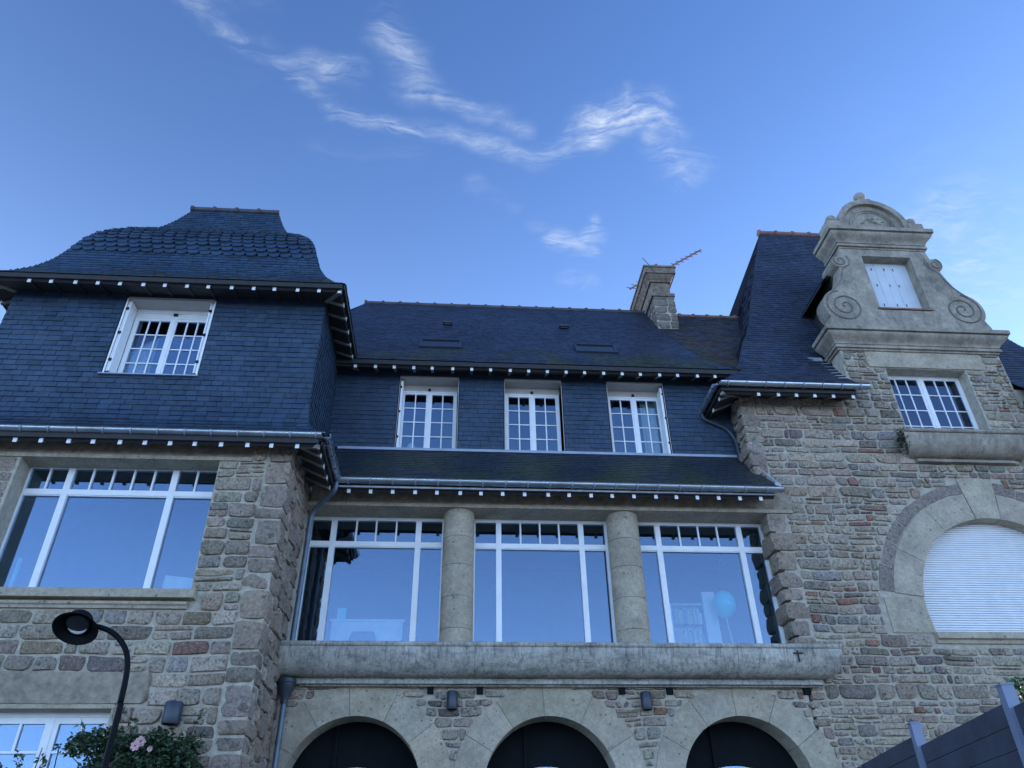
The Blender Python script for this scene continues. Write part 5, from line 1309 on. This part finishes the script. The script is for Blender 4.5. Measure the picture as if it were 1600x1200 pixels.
child(MB().box(4.35, 5.03, 15.45, 15.5, 5.3, 6.7).box(4.35, 4.38, 15.2, 15.45, 5.3, 6.7).box(4.35, 5.03, 15.2, 15.45, 6.68, 6.7), 'carcass', 'panel', bk)
for r in range(3):
    x = 4.4
    while x < 4.98:
        w_ = ru(.03, .06); c = random.choice(((.5, .5, .5), (.3, .35, .4), (.5, .42, .3), (.15, .2, .3)))
        child(MB().box(x, x + w_ * .9, 15.22, 15.4, 5.45 + r * .42, 5.45 + r * .42 + ru(.22, .34), c), 'book', 'book', bk); x += w_
sb_ = empty('white_sideboard', (-1.9, 15.0, 5.3), 'low white sideboard inside the first large window left of the columns', 'sideboard')
child(MB().box(-2.36, -1.0, 15.0, 15.08, 5.3, 6.22), 'back_panel', 'panel', sb_); child(MB().box(-2.40, -.96, 14.98, 15.3, 6.22, 6.26), 'top', 'panel', sb_)
thing(MB().box(-2.28, -2.12, 15.05, 15.15, 6.262, 6.5), 'storage_box', 'aquabox', 'small pale turquoise box standing on the white sideboard', 'box')
tag(MB().prism([(-2.0, 5.3), (-1.45, 5.3), (-1.46, 5.80), (-1.52, 5.98), (-1.93, 5.98), (-1.99, 5.80)], 14.82, 14.88).obj('chair_back', 'lampgrey'), 'dark chair back in front of the low white sideboard behind the glass', 'chair')
scn = empty('picture_frame', (-4.55, 12.95, 5.75), 'white framed pale picture leaning in the lower right of the left picture window', 'picture')
q_ = child(MB().prism([(-4.86, 5.78), (-4.38, 5.74), (-4.35, 6.22), (-4.83, 6.27)], 12.80, 12.82), 'picture_board', 'panel', scn)
child(MB().prism([(-4.87, 5.77), (-4.85, 5.77), (-4.82, 6.26), (-4.35, 6.21), (-4.37, 5.74), (-4.36, 5.73), (-4.33, 6.23), (-4.84, 6.285)], 12.785, 12.80), 'picture_rim', 'white', scn)
child(MB().lathe([(0, 0), (.025, 0), (.025, .004), (0, .004)], (-4.60, 12.794, 6.06), axis='Y', n=16), 'badge', 'white', scn)
thing(MB().box(-7.46, -6.9, 12.85, 13.1, 5.72, 5.98), 'storage_box', 'aquabox', 'bright turquoise box at the lower left corner of the left picture window', 'box')
thing(MB().box(-7.36, -7.30, 12.9, 12.95, 5.99, 6.6), 'display_panel', 'aquabox', 'narrow turquoise strip standing on the bright turquoise box', 'board')
thing(MB().box(-6.62, -6.3, 12.9, 13.05, 5.74, 5.95), 'storage_box', 'petal', 'pinkish low box behind the glass of the left picture window', 'box')
thing(MB().box(-6.18, -6.12, 12.86, 13.0, 5.74, 6.02).box(-6.10, -6.05, 12.86, 13.0, 5.74, 5.97), 'book_pair', 'aquabox', 'two small upright blue books on the left window board', 'books')
def curtain(x0, x1, y, z0, z1, label, lean=0):
    n = 40; vs = []
    for i in range(n + 1):
        t = i / n; x = x0 + (x1 - x0) * t; o = .03 * math.sin(t * 26) + .012 * math.sin(t * 61)
        vs += [(x + lean * (1 - t) , y + o, z0), (x, y + o * .7, z1)]
        vs += []
    mb = MB().add(vs + [(a, b + .003, c) for a, b, c in vs], [(2 * i, 2 * i + 2, 2 * i + 3, 2 * i + 1) for i in range(n)] + [(2 * n + 2 + 2 * i + 1, 2 * n + 2 + 2 * i + 3, 2 * n + 2 + 2 * i + 2, 2 * n + 2 + 2 * i) for i in range(n)])
    return thing(mb, 'curtain', 'curtain', label, 'curtain', smooth=True)
curtain(-6.55, -6.12, 12.78, 10.1, 11.6, 'pale curtain gathered at the left inside the shuttered tower window')
curtain(4.22, 4.58, 15.06, 9.88, 11.5, 'pale curtain gathered at the right inside the third upper window')
thing(MB().lathe([(.05, 10.0), (.11, 10.0), (.10, 10.12), (.06, 10.2), (0, 10.21)], (-1.08, 15.05, 0), n=20), 'table_lamp', 'panel', 'small white lamp shade at the bottom left of the first upper window', 'lamp', smooth=True)
bpy.context.view_layer.update()
